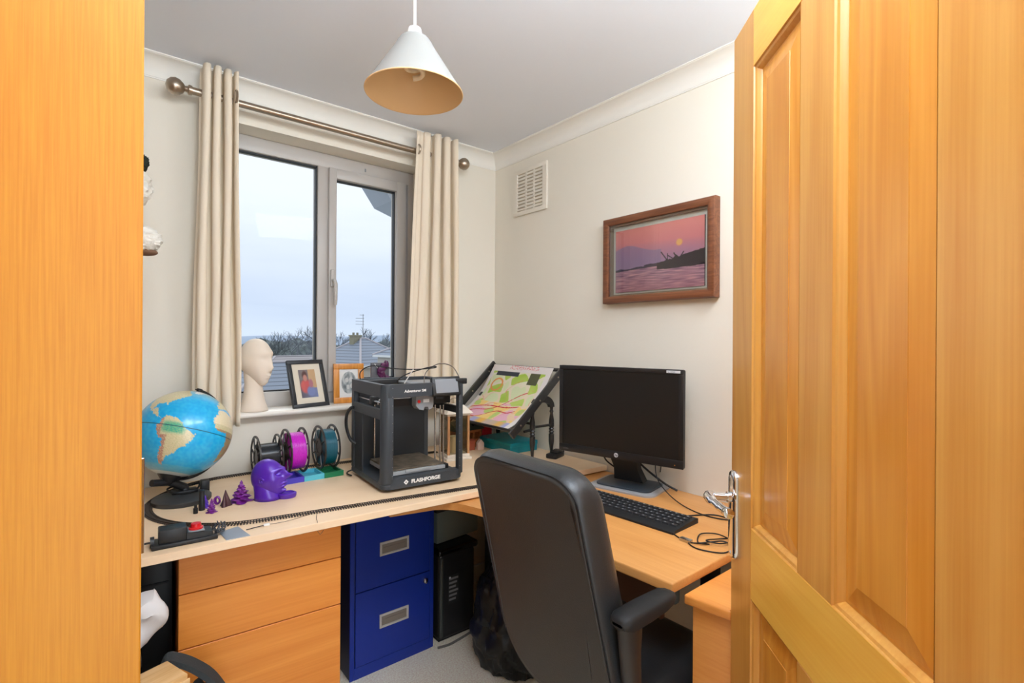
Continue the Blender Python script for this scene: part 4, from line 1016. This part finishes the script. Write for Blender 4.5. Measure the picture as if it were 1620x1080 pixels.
b = MB(); mbox(b, MWd-.062, MHt-.0125, .003, MWd-.012, MHt-.0035, .0035); lb = b.build('asset_label', LABEL, mn)
def mpt(x, z, y=.0038): return (MM @ Vector((x, z, y*zsign)))
tb_ = basis(mpt(MWd-.057, MHt-.0105, .0037), xx, (0, 0, 1))
text('label_print', 'hp  L22065', .006, tb_, BLK, lb, .0001)
b = MB(); b.M = basis(mpt(MWd/2, .0155, .0035), xx, (0, 0, 1)); b.cyl((0, 0, 0), (0, 0, .0006), .0085, seg=24); lg = b.build('logo_disc', LABEL, mn)
text('logo_letters', 'hp', .0125, basis(mpt(MWd/2-.0062, .0118, .0043), xx, (0, 0, 1)), BLK, lg, .0001, .0002, .2)
b = MB(); b.M = basis(mpt(MWd-.03, .012, .0035), xx, (0, 0, 1)); b.cyl((0, 0, 0), (0, 0, .0005), .0018, seg=10); b.build('power_light', plain('amber_dot', (250, 150, 60), .4), mn)
text('model_mark', 'LA2206x', .007, basis(mpt(.02, .010, .0035), xx, (0, 0, 1)), plain('dim_print', (110, 112, 116), .5), mn, .0001)
cen = mpt(MWd/2, 0, -.03); 
b = MB()
f0 = cen+Vector((0, 0, .06)); 
w0 = .062; base_c = Vector((.0, .0, .016))
def rect(c, hw, hd): return [c+xx*hw+nn*hd, c-xx*hw+nn*hd, c-xx*hw-nn*hd, c+xx*hw-nn*hd]
b.loft([rect(base_c+Vector((0, 0, .008)), .060, .022), rect(base_c.lerp(f0, .3)+Vector((0, 0, .01)), .050, .018), rect(f0, .062, .014)]); b.build('stand_column', BLK, mn)
b = MB()
def sbase(hw, hd, z, r_=.04, n=6):
    out = []
    for (sx, sy, a0) in ((1, 1, 0), (-1, 1, PI/2), (-1, -1, PI), (1, -1, 3*PI/2)):
        for k in range(n+1):
            a = a0+PI/2*k/n; out.append(xx*(sx*(hw-r_)+r_*math.cos(a))+nn*(sy*(hd-r_)+r_*math.sin(a))+nn*.012+Vector((0, 0, z)))
    return out
b.loft([sbase(.135, .105, 0), sbase(.135, .105, .006), sbase(.130, .100, .009)]); b.build('stand_base', plain('silver_stand', (166, 166, 168), .4, .2), mn)
b = MB(); b.loft([sbase(.112, .082, .008, .03), sbase(.112, .082, .014, .03), sbase(.108, .078, .0155, .03)]); b.build('stand_tray', plain('slate_plastic', (52, 60, 68), .4), mn)
cable('cable', [f0+nn*-.03+xx*.0, f0+nn*-.06+xx*.05+Vector((0, 0, -.08)), Vector((.05, -.11, .03)), Vector((.075, -.16, .003))], .004, PVC, mn)
cable('cable', [f0+nn*-.03+xx*-.09+Vector((0, 0, -.04)), f0+nn*-.03+xx*-.07+Vector((0, 0, -.09)), Vector((.03, .01, .02))], .003, PVC, mn)

# ================================================================ KEYBOARD AND LEADS
k0 = Vector((-.268, -1.412, 0)); kd = Vector((-.300, -1.00, 0))-k0; kdir = Vector((.09, 1, 0)).normalized()
KL, KWd = .44, .150
kb = thing('keyboard', 'black computer keyboard lying in front of the monitor', 'keyboard', (-.268, -1.408, DZT), math.atan2(1, -.045))
# local x runs along the keyboard away from the camera, local y towards the room (-X)
b = MB()
def kprof(x): return [(x, 0, 0), (x, KWd, 0), (x, KWd, .006), (x, KWd-.016, .009), (x, KWd-.03, .0095), (x, .012, .017), (x, 0, .015)]
b.loft([kprof(0), kprof(.004), kprof(KL-.004), kprof(KL)]); b.build('case', BLKM, kb)
KEYM = plain('key_black', (34, 36, 40), .45); KLEG = plain('key_legend', (170, 172, 176), .6)
km = MB(); km._add([(-.0085, -.008, 0), (.0085, -.008, 0), (.0085, .008, 0), (-.0085, .008, 0), (-.0065, -.0055, .0065), (.0065, -.0055, .0065), (.0065, .0065, .0065), (-.0065, .0065, .0065)], [(0, 1, 5, 4), (1, 2, 6, 5), (2, 3, 7, 6), (3, 0, 4, 7), (4, 5, 6, 7)])
km.mi = 1; km._add([(-.004, -.003, .0068), (.0, -.003, .0068), (.0, .002, .0068), (-.004, .002, .0068)], [(0, 1, 2, 3)])
key0 = km.build('key', [KEYM, KLEG], kb)
first = True
rows = [21, 20, 20, 19, 16]
for r_i, nk in enumerate(rows):
    y = .022+r_i*.0205; zz = .0178-(y)*.072
    span = KL-.02; pitch = span/nk
    for k in range(nk):
        x = .010+pitch*(k+.5)
        o = key0 if first else key0.copy()
        if not first: COL.objects.link(o); o.parent = kb
        first = False
        o.location = (x, y, zz-.002); o.scale = (pitch/.0185, 1, 1); o.rotation_euler = (0, 0, PI)
cable('lead', [(.06, .0, .006), (.05, -.03, .003), (.0, -.10, .003), (-.06, -.10, .003), (-.12, -.06, .003)], .0022, PVC, kb)
us = thing('usb_cable', 'thin black coiled USB cable with a metal plug near the desk corner', 'cable', (-.38, -1.50, DZT))
z_ = .0025
MBp = [(.105, .072, z_), (.06, .045, z_), (.045, .035, z_)]
cable('cord', [(-.02, -.02, z_), (-.045, .01, z_), (-.06, .02, z_), (-.075, -.02, z_), (-.045, -.075, z_), (.01, -.07, z_+.002), (.02, -.04, z_+.004), (-.02, -.02, z_+.006), (-.045, .0, z_+.005), (.02, .03, z_+.004), (.06, .0, z_+.003), (.04, -.05, z_+.004), (-.01, -.045, z_+.007), (-.02, -.01, z_+.008), (.06, -.03, z_), (.13, -.05, z_)], .0019, PVC, us)
MB().box(-.058, .018, .0, -.042, .052, .009, .001).build('plug', STEEL, us)
cable('cord', [(-.05, .05, z_), (-.03, .09, z_), (.0, .12, z_)], .0019, PVC, us)
vg = cable('monitor_lead', [(-.005, -1.09, .80), (-.012, -1.10, .85), (-.06, -1.12, .87), (-.11, -1.14, .85), (-.13, -1.17, .80), (-.15, -1.25, DZT+.01), (-.19, -1.36, DZT+.003), (-.18, -1.45, DZT+.003), (-.10, -1.53, DZT+.003)], .002, PVC)
tag(vg, 'thin black lead looping up from the desk right of the monitor stand', 'cable')

# ================================================================ OFFICE CHAIR
ch = thing('office_chair', 'black leather high-back office chair with armrests, seen from behind at the desk', 'chair', (-.66, -1.335, 0))
def sup(n, hw, zb, zt, rt_, rb_):
    pts = []
    pts = []
    N_ = 14
    for k in range(N_+1): a = 0+PI/2*k/N_; pts.append((hw-rt_+rt_*math.cos(a), zt-rt_*.75+rt_*.75*math.sin(a)))
    for k in range(N_+1): a = PI/2+PI/2*k/N_; pts.append((-(hw-rt_)+rt_*math.cos(a), zt-rt_*.75+rt_*.75*math.sin(a)))
    for k in range(N_+1): a = PI+PI/2*k/N_; pts.append((-(hw-rb_)+rb_*math.cos(a), zb+rb_+rb_*math.sin(a)))
    for k in range(N_+1): a = 3*PI/2+PI/2*k/N_; pts.append(((hw-rb_)+rb_*math.cos(a), zb+rb_+rb_*math.sin(a)))
    return pts
def lean(z): # rear surface x (local) as function of z
    t_ = (z-.5)/.52; return -.205-.085*t_
def ysh(z): return -.045*(1.0-z)/.4
CH = .5*(.46+1.02)
def ringat(scale, dx, grow=0, top=0):
    out = []
    for y, z in sup(0, .187, .462, 1.018, .075, .13):
        zz = CH+(z-CH)*scale; yy = y*scale
        yy += grow*(1 if y > 0 else -1)*min(1, abs(y)/.15); zz += (grow+top)*max(0, (z-CH)/.28)
        bulge = 0
        out.append(Vector((lean(z)+dx-.016*(1-(y/.21)**2)*(1 if dx < .05 else -1.0), yy, zz)))
    return out
b = MB()
rb = [ringat(s_, .003*(1-s_) - .0) for s_ in (.02, .3, .6, .85, .96, 1.0)]
for i, s_ in enumerate((.02, .3, .6, .85, .96, 1.0)):
    rb[i] = [Vector((lean(CH+(z-CH)*s_)-.010*(1-(y*s_/.2)**2)-.004, y*s_+ysh(CH+(z-CH)*s_), CH+(z-CH)*s_)) for y, z in sup(0, .187, .462, 1.018, .075, .13)]
b.loft(rb); b.build('back_shell', LEATHERB, ch, sharp=180)
b = MB(); rings = []
for (sc_2, dx, gr, tp_) in ((.985, -.004, 0, 0), (1.0, .003, .002, .002), (1.0, .012, .006, .008), (1.0, .032, .010, .014), (1.0, .056, .010, .012), (.99, .074, .005, .0), (.96, .088, -.002, -.012), (.88, .098, -.01, -.02), (.6, .104, -.01, -.02), (.1, .106, 0, 0)):
    rr_ = []
    for y, z in sup(0, .187, .462, 1.018, .075, .13):
        zz = CH+(z-CH)*sc_2; yy = y*sc_2; k_ = min(1, abs(y)/.19)
        yy += gr*(1 if y > 0 else -1)*k_; zz += tp_*max(0, (z-CH)/.28)
        rr_.append(Vector((lean(z)+dx, yy+ysh(z), zz)))
    rings.append(rr_)
b.loft(rings); b.build('backrest_cushion', LEATHER, ch, sharp=180)
b = MB(); b.tube([Vector((lean(z)-.002, y*1.001+ysh(z), CH+(z-CH)*1.001)) for y, z in sup(0, .187, .462, 1.018, .075, .13)], .0013, 6, closed=True); b.build('piping', plain('piping_black', (30, 30, 31), .6), ch)
b = MB(); b.box(-.13, -.245, .40, .27, .120, .50, .045, 4); b.build('seat', LEATHER, ch, sharp=60)
b = MB(); b.box(-.12, -.225, .37, .25, .105, .41, .02, 2); b.build('seat_pan', BLKM, ch)
for sy in (-1, 1):
    yo = -.262 if sy < 0 else .150
    b = MB(); rings = []
    for (x, hw, z0, z1) in ((-.240, .010, .731, .739), (-.235, .022, .721, .747), (-.218, .028, .717, .752), (-.16, .029, .719, .753), (-.10, .027, .721, .753), (-.07, .024, .725, .753), (-.052, .017, .730, .749), (-.045, .008, .735, .744)):
        rings.append([(x, yo-hw, z0+.006), (x, yo-hw, z1-.008), (x, yo-hw*.75, z1-.001), (x, yo, z1), (x, yo+hw*.75, z1-.001), (x, yo+hw, z1-.008), (x, yo+hw, z0+.006), (x, yo, z0)])
    b.loft(rings); b.build('armrest', BLKM, ch, sharp=60)
    b = MB(); rings = []
    for (x, z, hw, ht, yy) in ((-.198, .724, .022, .034, 0), (-.196, .66, .020, .027, 0), (-.182, .57, .019, .023, -.005), (-.16, .48, .019, .024, -.015), (-.12, .42, .020, .030, -.03), (-.08, .385, .020, .034, -.06)):
        rings.append([(x+ht*math.cos(a), yo+sy*yy+hw*math.sin(a), z) for a in [2*PI*i/16 for i in range(16)]])
    b.loft(rings); b.build('arm_support', plain('arm_black', (46, 44, 44), .45), ch, sharp=60)
MB().cyl((.03, -.04, .10), (.03, -.04, .38), .026, .022).build('gas_lift', BLKM, ch)
for k in range(5):
    a = 2*PI*k/5+2.6; d_ = Vector((math.cos(a), math.sin(a), 0)); c0 = Vector((.03, -.04, .11)); e0 = c0+d_*.26-Vector((0, 0, .03))
    lg = MB().tube([c0, c0+d_*.1, e0], .02, 10, rs=[.028, .022, .014]).build('base_leg', BLKM, ch)
    MB().cyl(e0+Vector((-d_.y, d_.x, 0))*.02+Vector((0, 0, -.052)), e0-Vector((-d_.y, d_.x, 0))*.02+Vector((0, 0, -.052)), .027, seg=18).build('castor', BLKM, lg)

# ================================================================ UNDER THE DESK
tw = thing('computer_tower', 'black computer tower standing on the carpet right of the filing cabinet', 'computer', (-.487, -.36, 0))
b = MB(); b.box(-.095, -.02, .012, .095, .33, .385, .018, 4); b.build('case', BLK, tw)
b = MB(); b.box(-.097, -.02, .375, .115, .33, .405, .012, 3); b.build('top_cap', plain('gloss_black', (14, 15, 17), .2), tw)
b = MB(); b.cyl((-.083, -.018, .03), (-.083, -.018, .37), .009); b.build('edge_rib', plain('rib_grey', (60, 66, 64), .35), tw)
b = MB(); b.box(-.05, -.0215, .16, .005, -.0205, .285)
lb = b.build('spec_label', plain('label_dark', (40, 42, 44), .5), tw)
for k, zz in enumerate((.268, .250, .232, .214, .196, .178)):
    MB().box(-.046, -.0222, zz-.003, .001-.006*(k % 3), -.0216, zz+.006).build('label_bar', plain('label_grey', (128, 130, 132), .6), lb)
MB().cyl((-.042, -.0218, .276), (-.042, -.0226, .276), .0045, seg=16).build('label_logo', LABEL, lb)
MB().box(-.085, .0, .0, .085, .32, .013).build('feet', BLKM, tw)
cbp = cable('floor_cable', [(-.60, -.40, .005), (-.55, -.41, .005), (-.50, -.405, .005), (-.44, -.395, .005), (-.38, -.38, .005)], .005, plain('grey_cable', (110, 106, 100), .5)); tag(cbp, 'grey cable lying on the carpet along the front of the computer tower', 'cable')
bk = thing('storage_case', 'dark grey lidded case lying on top of the computer tower under the desk', 'case', (-.485, -.19, .4055), R(6))
b = MB(); b.box(-.085, -.12, 0, .16, .13, .17, .01); b.build('case', plain('dark_grey_case', (112, 122, 116), .7, bump=.3), bk)
MB().box(-.087, -.122, .14, .162, .132, .155, .003).build('lid_band', BLKM, bk)

bg_ = MB(); random.seed(5)
def bagfn(d, p):
    s_ = 1+.16*fbm(d, 2.2)+.10*fbm(d+Vector((3, 1, 2)), 5.0)+.05*abs(fbm(d, 11))
    q = Vector((p.x*s_, p.y*s_, p.z*s_))
    if q.z < -.185: q.z = -.185
    if d.z < .2: q.x *= 1+.25*(.2-d.z); q.y *= 1+.2*(.2-d.z)
    return q
bg_.sphere((0, 0, .19), (.12, .16, .235), 110, 80, bagfn)
o = bg_.build('bin_bag', plain('black_polythene', (24, 25, 25), .40, bump=.4, bscale=26, spec=.35), sharp=22); o.location = (-.42, -.66, 0); tag(o, 'crumpled shiny black bin bag on the carpet between tower and chair', 'bag')

# left of the drawers
bp_ = thing('black_panel_case', 'tall black case standing left of the beech drawers', 'case', (-1.595, -.45, 0), R(-3.9))
b = MB(); b.box(-.055, -.02, 0, .044, .34, .74, .004); b.build('body', plain('case_black', (16, 17, 18), .5), bp_)  # near-black body filling the gap beside the drawers
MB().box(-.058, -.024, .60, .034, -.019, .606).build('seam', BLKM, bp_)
o = MB().box(-.10, -.01, 0, .10, .01, .70, .002).build('brown_backboard', plain('dark_brown_board', (84, 56, 36), .6)); o.location = (-1.76, -.45, 0); tag(o, 'dark brown board upright at the far left under the railway board', 'board')
pb = MB(); rings = []
for k in range(15):
    t_ = k/14; wv = .018+.062*math.sin(PI*min(1, t_*.62+.12))**1.2; n = 40
    rings.append([(wv*math.cos(a)*(1+.10*math.sin(3*a+k*.35)), .034*math.sin(a)*(1+.25*math.sin(4*a+k*.5)), .115*t_+.010*math.sin(2*a+1)*(k > 10)+.004*math.sin(6*a+k)*(k > 0)) for a in [2*PI*i/n for i in range(n)]])
pb.loft(rings); o = pb.build('white_paper_bag', plain('white_paper', (226, 222, 220), .6), sharp=40); o.location = (-1.672, -.74, .571); tag(o, 'crumpled white paper bag poking out behind the wardrobe edge, below the board', 'bag')
hk = thing('stool', 'small dark stool under the board holding the white paper bag', 'stool', (-1.73, -.74, 0))
MB().box(-.10, -.07, .55, .085, .07, .571, .004).build('seat', BLKM, hk)
for sx in (-.085, .07):
    for sy in (-.055, .055): MB().cyl((sx, sy, 0), (sx, sy, .551), .008).build('leg', BLKM, hk)
rk = thing('rucksack', 'charcoal fabric bag with a wide strap standing before the beech drawers', 'bag', (-1.535, -.79, 0))
FB = plain('charcoal_fabric', (52, 58, 60), .85, bump=.6, bscale=250)
b = MB(); b.sphere((0, .0, .225), (.075, .055, .235), 40, 30, lambda d, p: Vector((p.x*(1+.12*fbm(d, 3)), p.y*(1+.12*fbm(d, 3)), max(-.224, p.z*(1+.08*fbm(d, 4)))))); b.build('body', FB, rk, sharp=60)
b = MB(); pts = spline([(-.075, .01, .49), (-.06, .01, .535), (-.035, .01, .525), (.0, .0, .500), (.04, -.01, .455), (.075, -.02, .38), (.09, -.02, .30)], 6); rings = []
for i, p in enumerate(pts):
    t_ = (pts[min(i+1, len(pts)-1)]-pts[max(i-1, 0)]).normalized(); sd_ = Vector((.15, 1, 0)).normalized(); n_ = t_.cross(sd_).normalized(); w2 = .018+.014*i/len(pts)
    rings.append([p+sd_*w2+n_*.006, p-sd_*w2+n_*.006, p-sd_*w2-n_*.006, p+sd_*w2-n_*.006])
b.loft(rings); b.build('strap', FB, rk)
wb = thing('wooden_crate', 'pale wooden crate at the bottom left corner beside the wardrobe', 'crate', (-1.635, -.90, 0), R(20))
WBM = wood('raw_pine', (236, 196, 140), (216, 168, 108), 'X', 8, 8, rough=.6)
MB().box(-.055, -.045, .03, .055, .045, .565, .002).build('crate_body', WBM, wb)
for k in range(4): MB().box(-.058, -.049, .05+k*.135, .058, -.0455, .15+k*.135, .001, 1).build('slat', WBM, wb)

# ================================================================ SHELF AND PLUSH TOY behind wardrobe
sh = MB().box(-.32, -.16, -.018, .32, .16, 0, .002).build('wall_shelf', OAK); sh.location = (-1.98, -.33, 1.57); tag(sh, 'oak wall shelf hidden behind the wardrobe carrying the plush toy', 'shelf')
pl_ = thing('plush_toy', 'white fluffy plush toy peeping out past the wardrobe edge at picture height', 'soft toy', (-1.715, -.34, 1.571))
FUR = plain('white_fur', (240, 236, 226), .95, bump=.8, bscale=120)
def furfn(d, p): return p*(1+.10*fbm(d, 6)+.10*fbm(d, 14)+.06*fbm(d, 30))
b = MB(); b.sphere((0, 0, .085), (.085, .08, .10), 60, 40, furfn).sphere((.02, -.0, .205), (.095, .08, .080), 60, 40, furfn); b.build('body', FUR, pl_, sharp=50)
MB().sphere((.085, -.03, .045), (.055, .05, .042), 50, 32, furfn).build('paw', FUR, pl_, sharp=50)
MB().sphere((.095, -.03, .008), (.035, .03, .012), 24, 16).build('paw_pad', plain('brown_felt', (126, 92, 70), .9), pl_)
b = MB(); b.M = T(.085, -.02, .275, 0, 0, R(20)); b.sphere((0, 0, 0), (.020, .03, .028), 24, 16, lambda d, p: p*(1+.3*fbm(d, 7))); b.build('dark_tuft', plain('dark_green_felt', (34, 42, 34), .9, bump=.6), pl_, sharp=30)

# ================================================================ OUTSIDE
GRASS = plain('ground_dull', (120, 124, 112), .9, vary=.12, vscale=.2)
g = struct(MB().box(-60, 4, -7.2, 120, 220, -7.0).build('ground', GRASS))
ROOF = plain('grey_roof_tiles', (128, 136, 150), .8); REND = plain('cream_render', (206, 200, 192), .9)
def roofmat(name, c):
    m, N, L, b = new_mat(name); tc = N.new('ShaderNodeTexCoord'); sp = N.new('ShaderNodeSeparateXYZ'); L.new(tc.outputs['Object'], sp.inputs[0])
    mu = N.new('ShaderNodeMath'); mu.operation = 'MULTIPLY'; mu.inputs[1].default_value = 3.2; L.new(sp.outputs[2], mu.inputs[0])
    fr_ = N.new('ShaderNodeMath'); fr_.operation = 'FRACT'; L.new(mu.outputs[0], fr_.inputs[0])
    r = N.new('ShaderNodeValToRGB'); L.new(fr_.outputs[0], r.inputs[0]); r.color_ramp.elements[0].color = (*lin([v*.6 for v in c]), 1); r.color_ramp.elements[0].position = .05
    r.color_ramp.elements[1].color = (*lin(c), 1); r.color_ramp.elements[1].position = .28
    L.new(r.outputs[0], b.inputs['Base Color']); b.inputs['Roughness'].default_value = .8; return m
TILE = roofmat('tiled_roof', (132, 142, 158)); TILEW = roofmat('tiled_roof_warm', (150, 146, 150))
WHT = plain('white_joinery', (235, 238, 240), .6); GLS = plain('dark_house_glass', (92, 116, 140), .2)
def house(label, cx, cy, rz, w_, d_, gz, eave, apex, ridge, wins, tile=TILE, chimney=None, hips=True):
    h = thing('house', label, 'house', (cx, cy, gz), rz)
    MB().box(-w_/2, -d_/2, 0, w_/2, d_/2, eave-gz).build('walls', REND, h)
    e_ = eave-gz; a_z = apex-gz; o_ = .35
    b = MB(); b._add([(-w_/2-o_, -d_/2-o_, e_), (w_/2+o_, -d_/2-o_, e_), (w_/2+o_, d_/2+o_, e_), (-w_/2-o_, d_/2+o_, e_), (-ridge/2, 0, a_z), (ridge/2, 0, a_z)], [(0, 1, 5, 4), (1, 2, 5), (2, 3, 4, 5), (3, 0, 4), (3, 2, 1, 0)])
    b.build('roof', tile, h, smooth=False)
    b = MB(); pts = [((-w_/2-o_, -d_/2-o_, e_), (-ridge/2, 0, a_z)), ((w_/2+o_, -d_/2-o_, e_), (ridge/2, 0, a_z)), ((w_/2+o_, d_/2+o_, e_), (ridge/2, 0, a_z)), ((-w_/2-o_, d_/2+o_, e_), (-ridge/2, 0, a_z)), ((-ridge/2-.01, 0, a_z), (ridge/2+.01, 0, a_z))]
    for p, q in pts: b.tube([p, q], .13, 6)
    b.build('ridge_tiles', plain('ridge_tile', (176, 172, 178), .8), h)
    b = MB(); b.box(-w_/2-o_, -d_/2-o_-.05, e_-.22, w_/2+o_, -d_/2-o_, e_).box(-w_/2-o_-.05, -d_/2-o_, e_-.22, -w_/2-o_, d_/2+o_, e_).box(w_/2+o_, -d_/2-o_, e_-.22, w_/2+o_+.05, d_/2+o_, e_); b.build('fascia', WHT, h)
    for (sd, x, z, ww, hh) in wins:
        if sd == 'f': M_ = basis((x, -d_/2, z-gz), (1, 0, 0), (0, 0, 1))
        else: M_ = basis((-w_/2, x, z-gz), (0, -1, 0), (0, 0, 1))
        b = MB(); b.M = M_; b.box(-ww/2, -hh/2, 0, ww/2, hh/2, .08); wn = b.build('window', WHT, h)
        b = MB(); b.M = M_; b.box(-ww/2+.1, -hh/2+.1, .08, -.04, hh/2-.1, .10).box(.04, -hh/2+.1, .08, ww/2-.1, hh/2-.1, .10); b.build('panes', GLS, wn)
    if chimney:
        x, y, z0, z1 = chimney
        b = MB(); b.box(x-.6, y-.35, z0-gz, x+.6, y+.35, z1-gz).box(x-.68, y-.42, z1-gz-.15, x+.68, y+.42, z1-gz); b.cyl((x-.3, y, z1-gz), (x-.3, y, z1-gz+.3), .13).cyl((x+.3, y, z1-gz), (x+.3, y, z1-gz+.3), .13)
        b.build('chimney', plain('pale_brick', (150, 146, 126), .9), h)
    return h
ang = math.atan2(fw.y, fw.x)
h1 = house('grey hipped-roof house with chimney seen through the right pane', 23.0, 56.0, R(20), 9.0, 9.0, -7, -1.6, 1.35, .8, [('f', 1.2, -3.2, 1.3, 1.5), ('f', -2.5, -3.2, 1.3, 1.5)], TILE, (-.9, .3, .3, 1.75))
h2 = house('cream rendered house with white window at the right side of the right pane', 25.1, 44.2, R(8), 7.0, 8.0, -7, -.35, 1.35, 2.5, [('f', -2.45, -1.25, .75, 1.15), ('f', 1.2, -1.75, 1.0, 1.4)], TILE)
h3 = house('low grey tiled bungalow roof seen through the left pane beside the display head', 11.3, 49.0, R(2), 7.5, 7.0, -7, -3.4, -.95, 2.0, [('f', 0, -4.6, 1.6, 1.2)], TILE)
h4 = house('nearest low grey garage roof at the foot of the left pane', 8.6, 36.0, R(-10), 6.5, 5.0, -7, -3.9, -2.7, 4.0, [], TILE)
h5 = house('distant roof with reddish tiles between bungalow and black photo frame', 22.5, 76.0, R(10), 14.0, 6.0, -7, -2.6, -1.3, 9, [], TILEW)
# aerial on the chimney
ae = thing('television_aerial', 'tall thin television aerial above the hipped-roof house chimney', 'aerial', (22.55, 54.95, 1.60))
b = MB(); b.cyl((0, 0, 0), (0, 0, 2.6), .035, seg=6); b.build('mast', GREYM, ae)
for k, zz in enumerate((2.5, 2.1, 1.75, 1.4)):
    MB().cyl((-.9+.5*(k == 0), 0, zz), (.12, 0, zz), .025, seg=6).build('antenna_bar', GREYM, ae)
# bare winter trees
TWG = plain('winter_twigs', (122, 128, 138), .9); TWG2 = plain('winter_twigs_dark', (96, 104, 108), .9)
def tree(label, x, y, z0, h, spread, mat, seed, name='bare_tree'):
    random.seed(seed); b = MB()
    def br(p, d, l, r_, dep):
        q = p+d*l; b.tube([p, q], r_, 4 if dep > 1 else 5, rs=[r_, r_*.75])
        if dep >= 5: return
        for k in range(3 if dep < 4 else 4):
            nd = (d+Vector((random.uniform(-1, 1), random.uniform(-1, 1), random.uniform(-.35, .7)))*spread).normalized()
            br(p.lerp(q, random.uniform(.55, 1)), nd, l*random.uniform(.62, .86), max(.022, r_*.62), dep+1)
    br(Vector((0, 0, 0)), Vector((0, 0, 1)), h*.30, h*.018, 0)
    o = b.build(name, mat, smooth=False); o.location = (x, y, z0); tag(o, label, 'tree', 'bare winter trees beyond the window'); return o
tree('bare rounded tree rising behind the house chimney in the right pane', 31.0, 73.5, -7, 12.2, .75, TWG, 1)
tree('bare tree at the left edge of the right pane behind the hipped roof', 35.5, 98.0, -7, 12.0, .8, TWG, 2)
tree('broad bare tree near the mullion in the left pane', 30.0, 91.0, -7, 12.6, .85, TWG, 4)
tree('bare tree in the middle of the left pane right of the display head', 24.5, 90.0, -7, 11.6, .85, TWG, 5)
tree('bare tree just beside the display head in the left pane', 19.5, 88.0, -7, 11.2, .85, TWG2, 6)
tree('small bare tree at the right end of the right pane above the rendered house', 47, 92.0, -7, 11.0, .8, TWG2, 8)
HG_ = plain('grey_green_hedge', (112, 122, 124), .95, vary=.2, vscale=.8)
def hedge(label, x, y, z, rx, ry, rz_):
    b = MB(); b.sphere((0, 0, 0), (rx, ry, rz_), 60, 24, lambda d, p: p*(1+.18*fbm(d, 4)+.16*fbm(d, 11))); o = b.build('hedge_clump', HG_, sharp=30); o.location = (x, y, z); tag(o, label, 'hedge', 'far hedge clumps'); return o
hedge('grey-green clump of distant growth behind the left pane trees', 27, 104, -6.0, 18, 4, 6.6)
hedge('grey-green clump of distant growth behind the right pane roofs', 50, 112, -6.0, 18, 4, 6.4)
hill = MB()
def hillfn(u, v):
    a = R(95-80*u); r_ = 170+25*v; return (r_*math.cos(a), r_*math.sin(a), -7+(9.2+1.0*fbm((u*9, 0, 0), 1))*math.sin(PI*min(1, v*1.0)*.5))
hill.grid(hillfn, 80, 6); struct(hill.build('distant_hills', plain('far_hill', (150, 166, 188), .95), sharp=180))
# corner of the building's own eaves above the right pane
ev = thing('roof_eaves', 'grey corner of outside roof eaves hanging above the right window pane', 'eaves', (-.36, .62, 2.27))
b = MB(); b._add([(-.10, 0, .08), (.35, 0, .08), (.35, 0, -.20), (.03, 0, -.10), (-.10, .25, .08), (.35, .25, .08), (.35, .25, -.20), (.03, .25, -.10)], [(0, 1, 2, 3), (7, 6, 5, 4), (3, 2, 6, 7), (0, 3, 7, 4), (1, 5, 6, 2), (4, 5, 1, 0)]); b.build('soffit', plain('grey_soffit', (168, 176, 188), .8), ev, smooth=False)
b = MB(); b.sphere((-.19, .0, -.005), (.05, .03, .018), 16, 10, lambda d, p: p*(1+.3*fbm(d, 5))).box(-.26, -.01, .0, .1, .02, .09); b.build('gutter_end', plain('gutter_grey', (150, 160, 170), .7), ev)
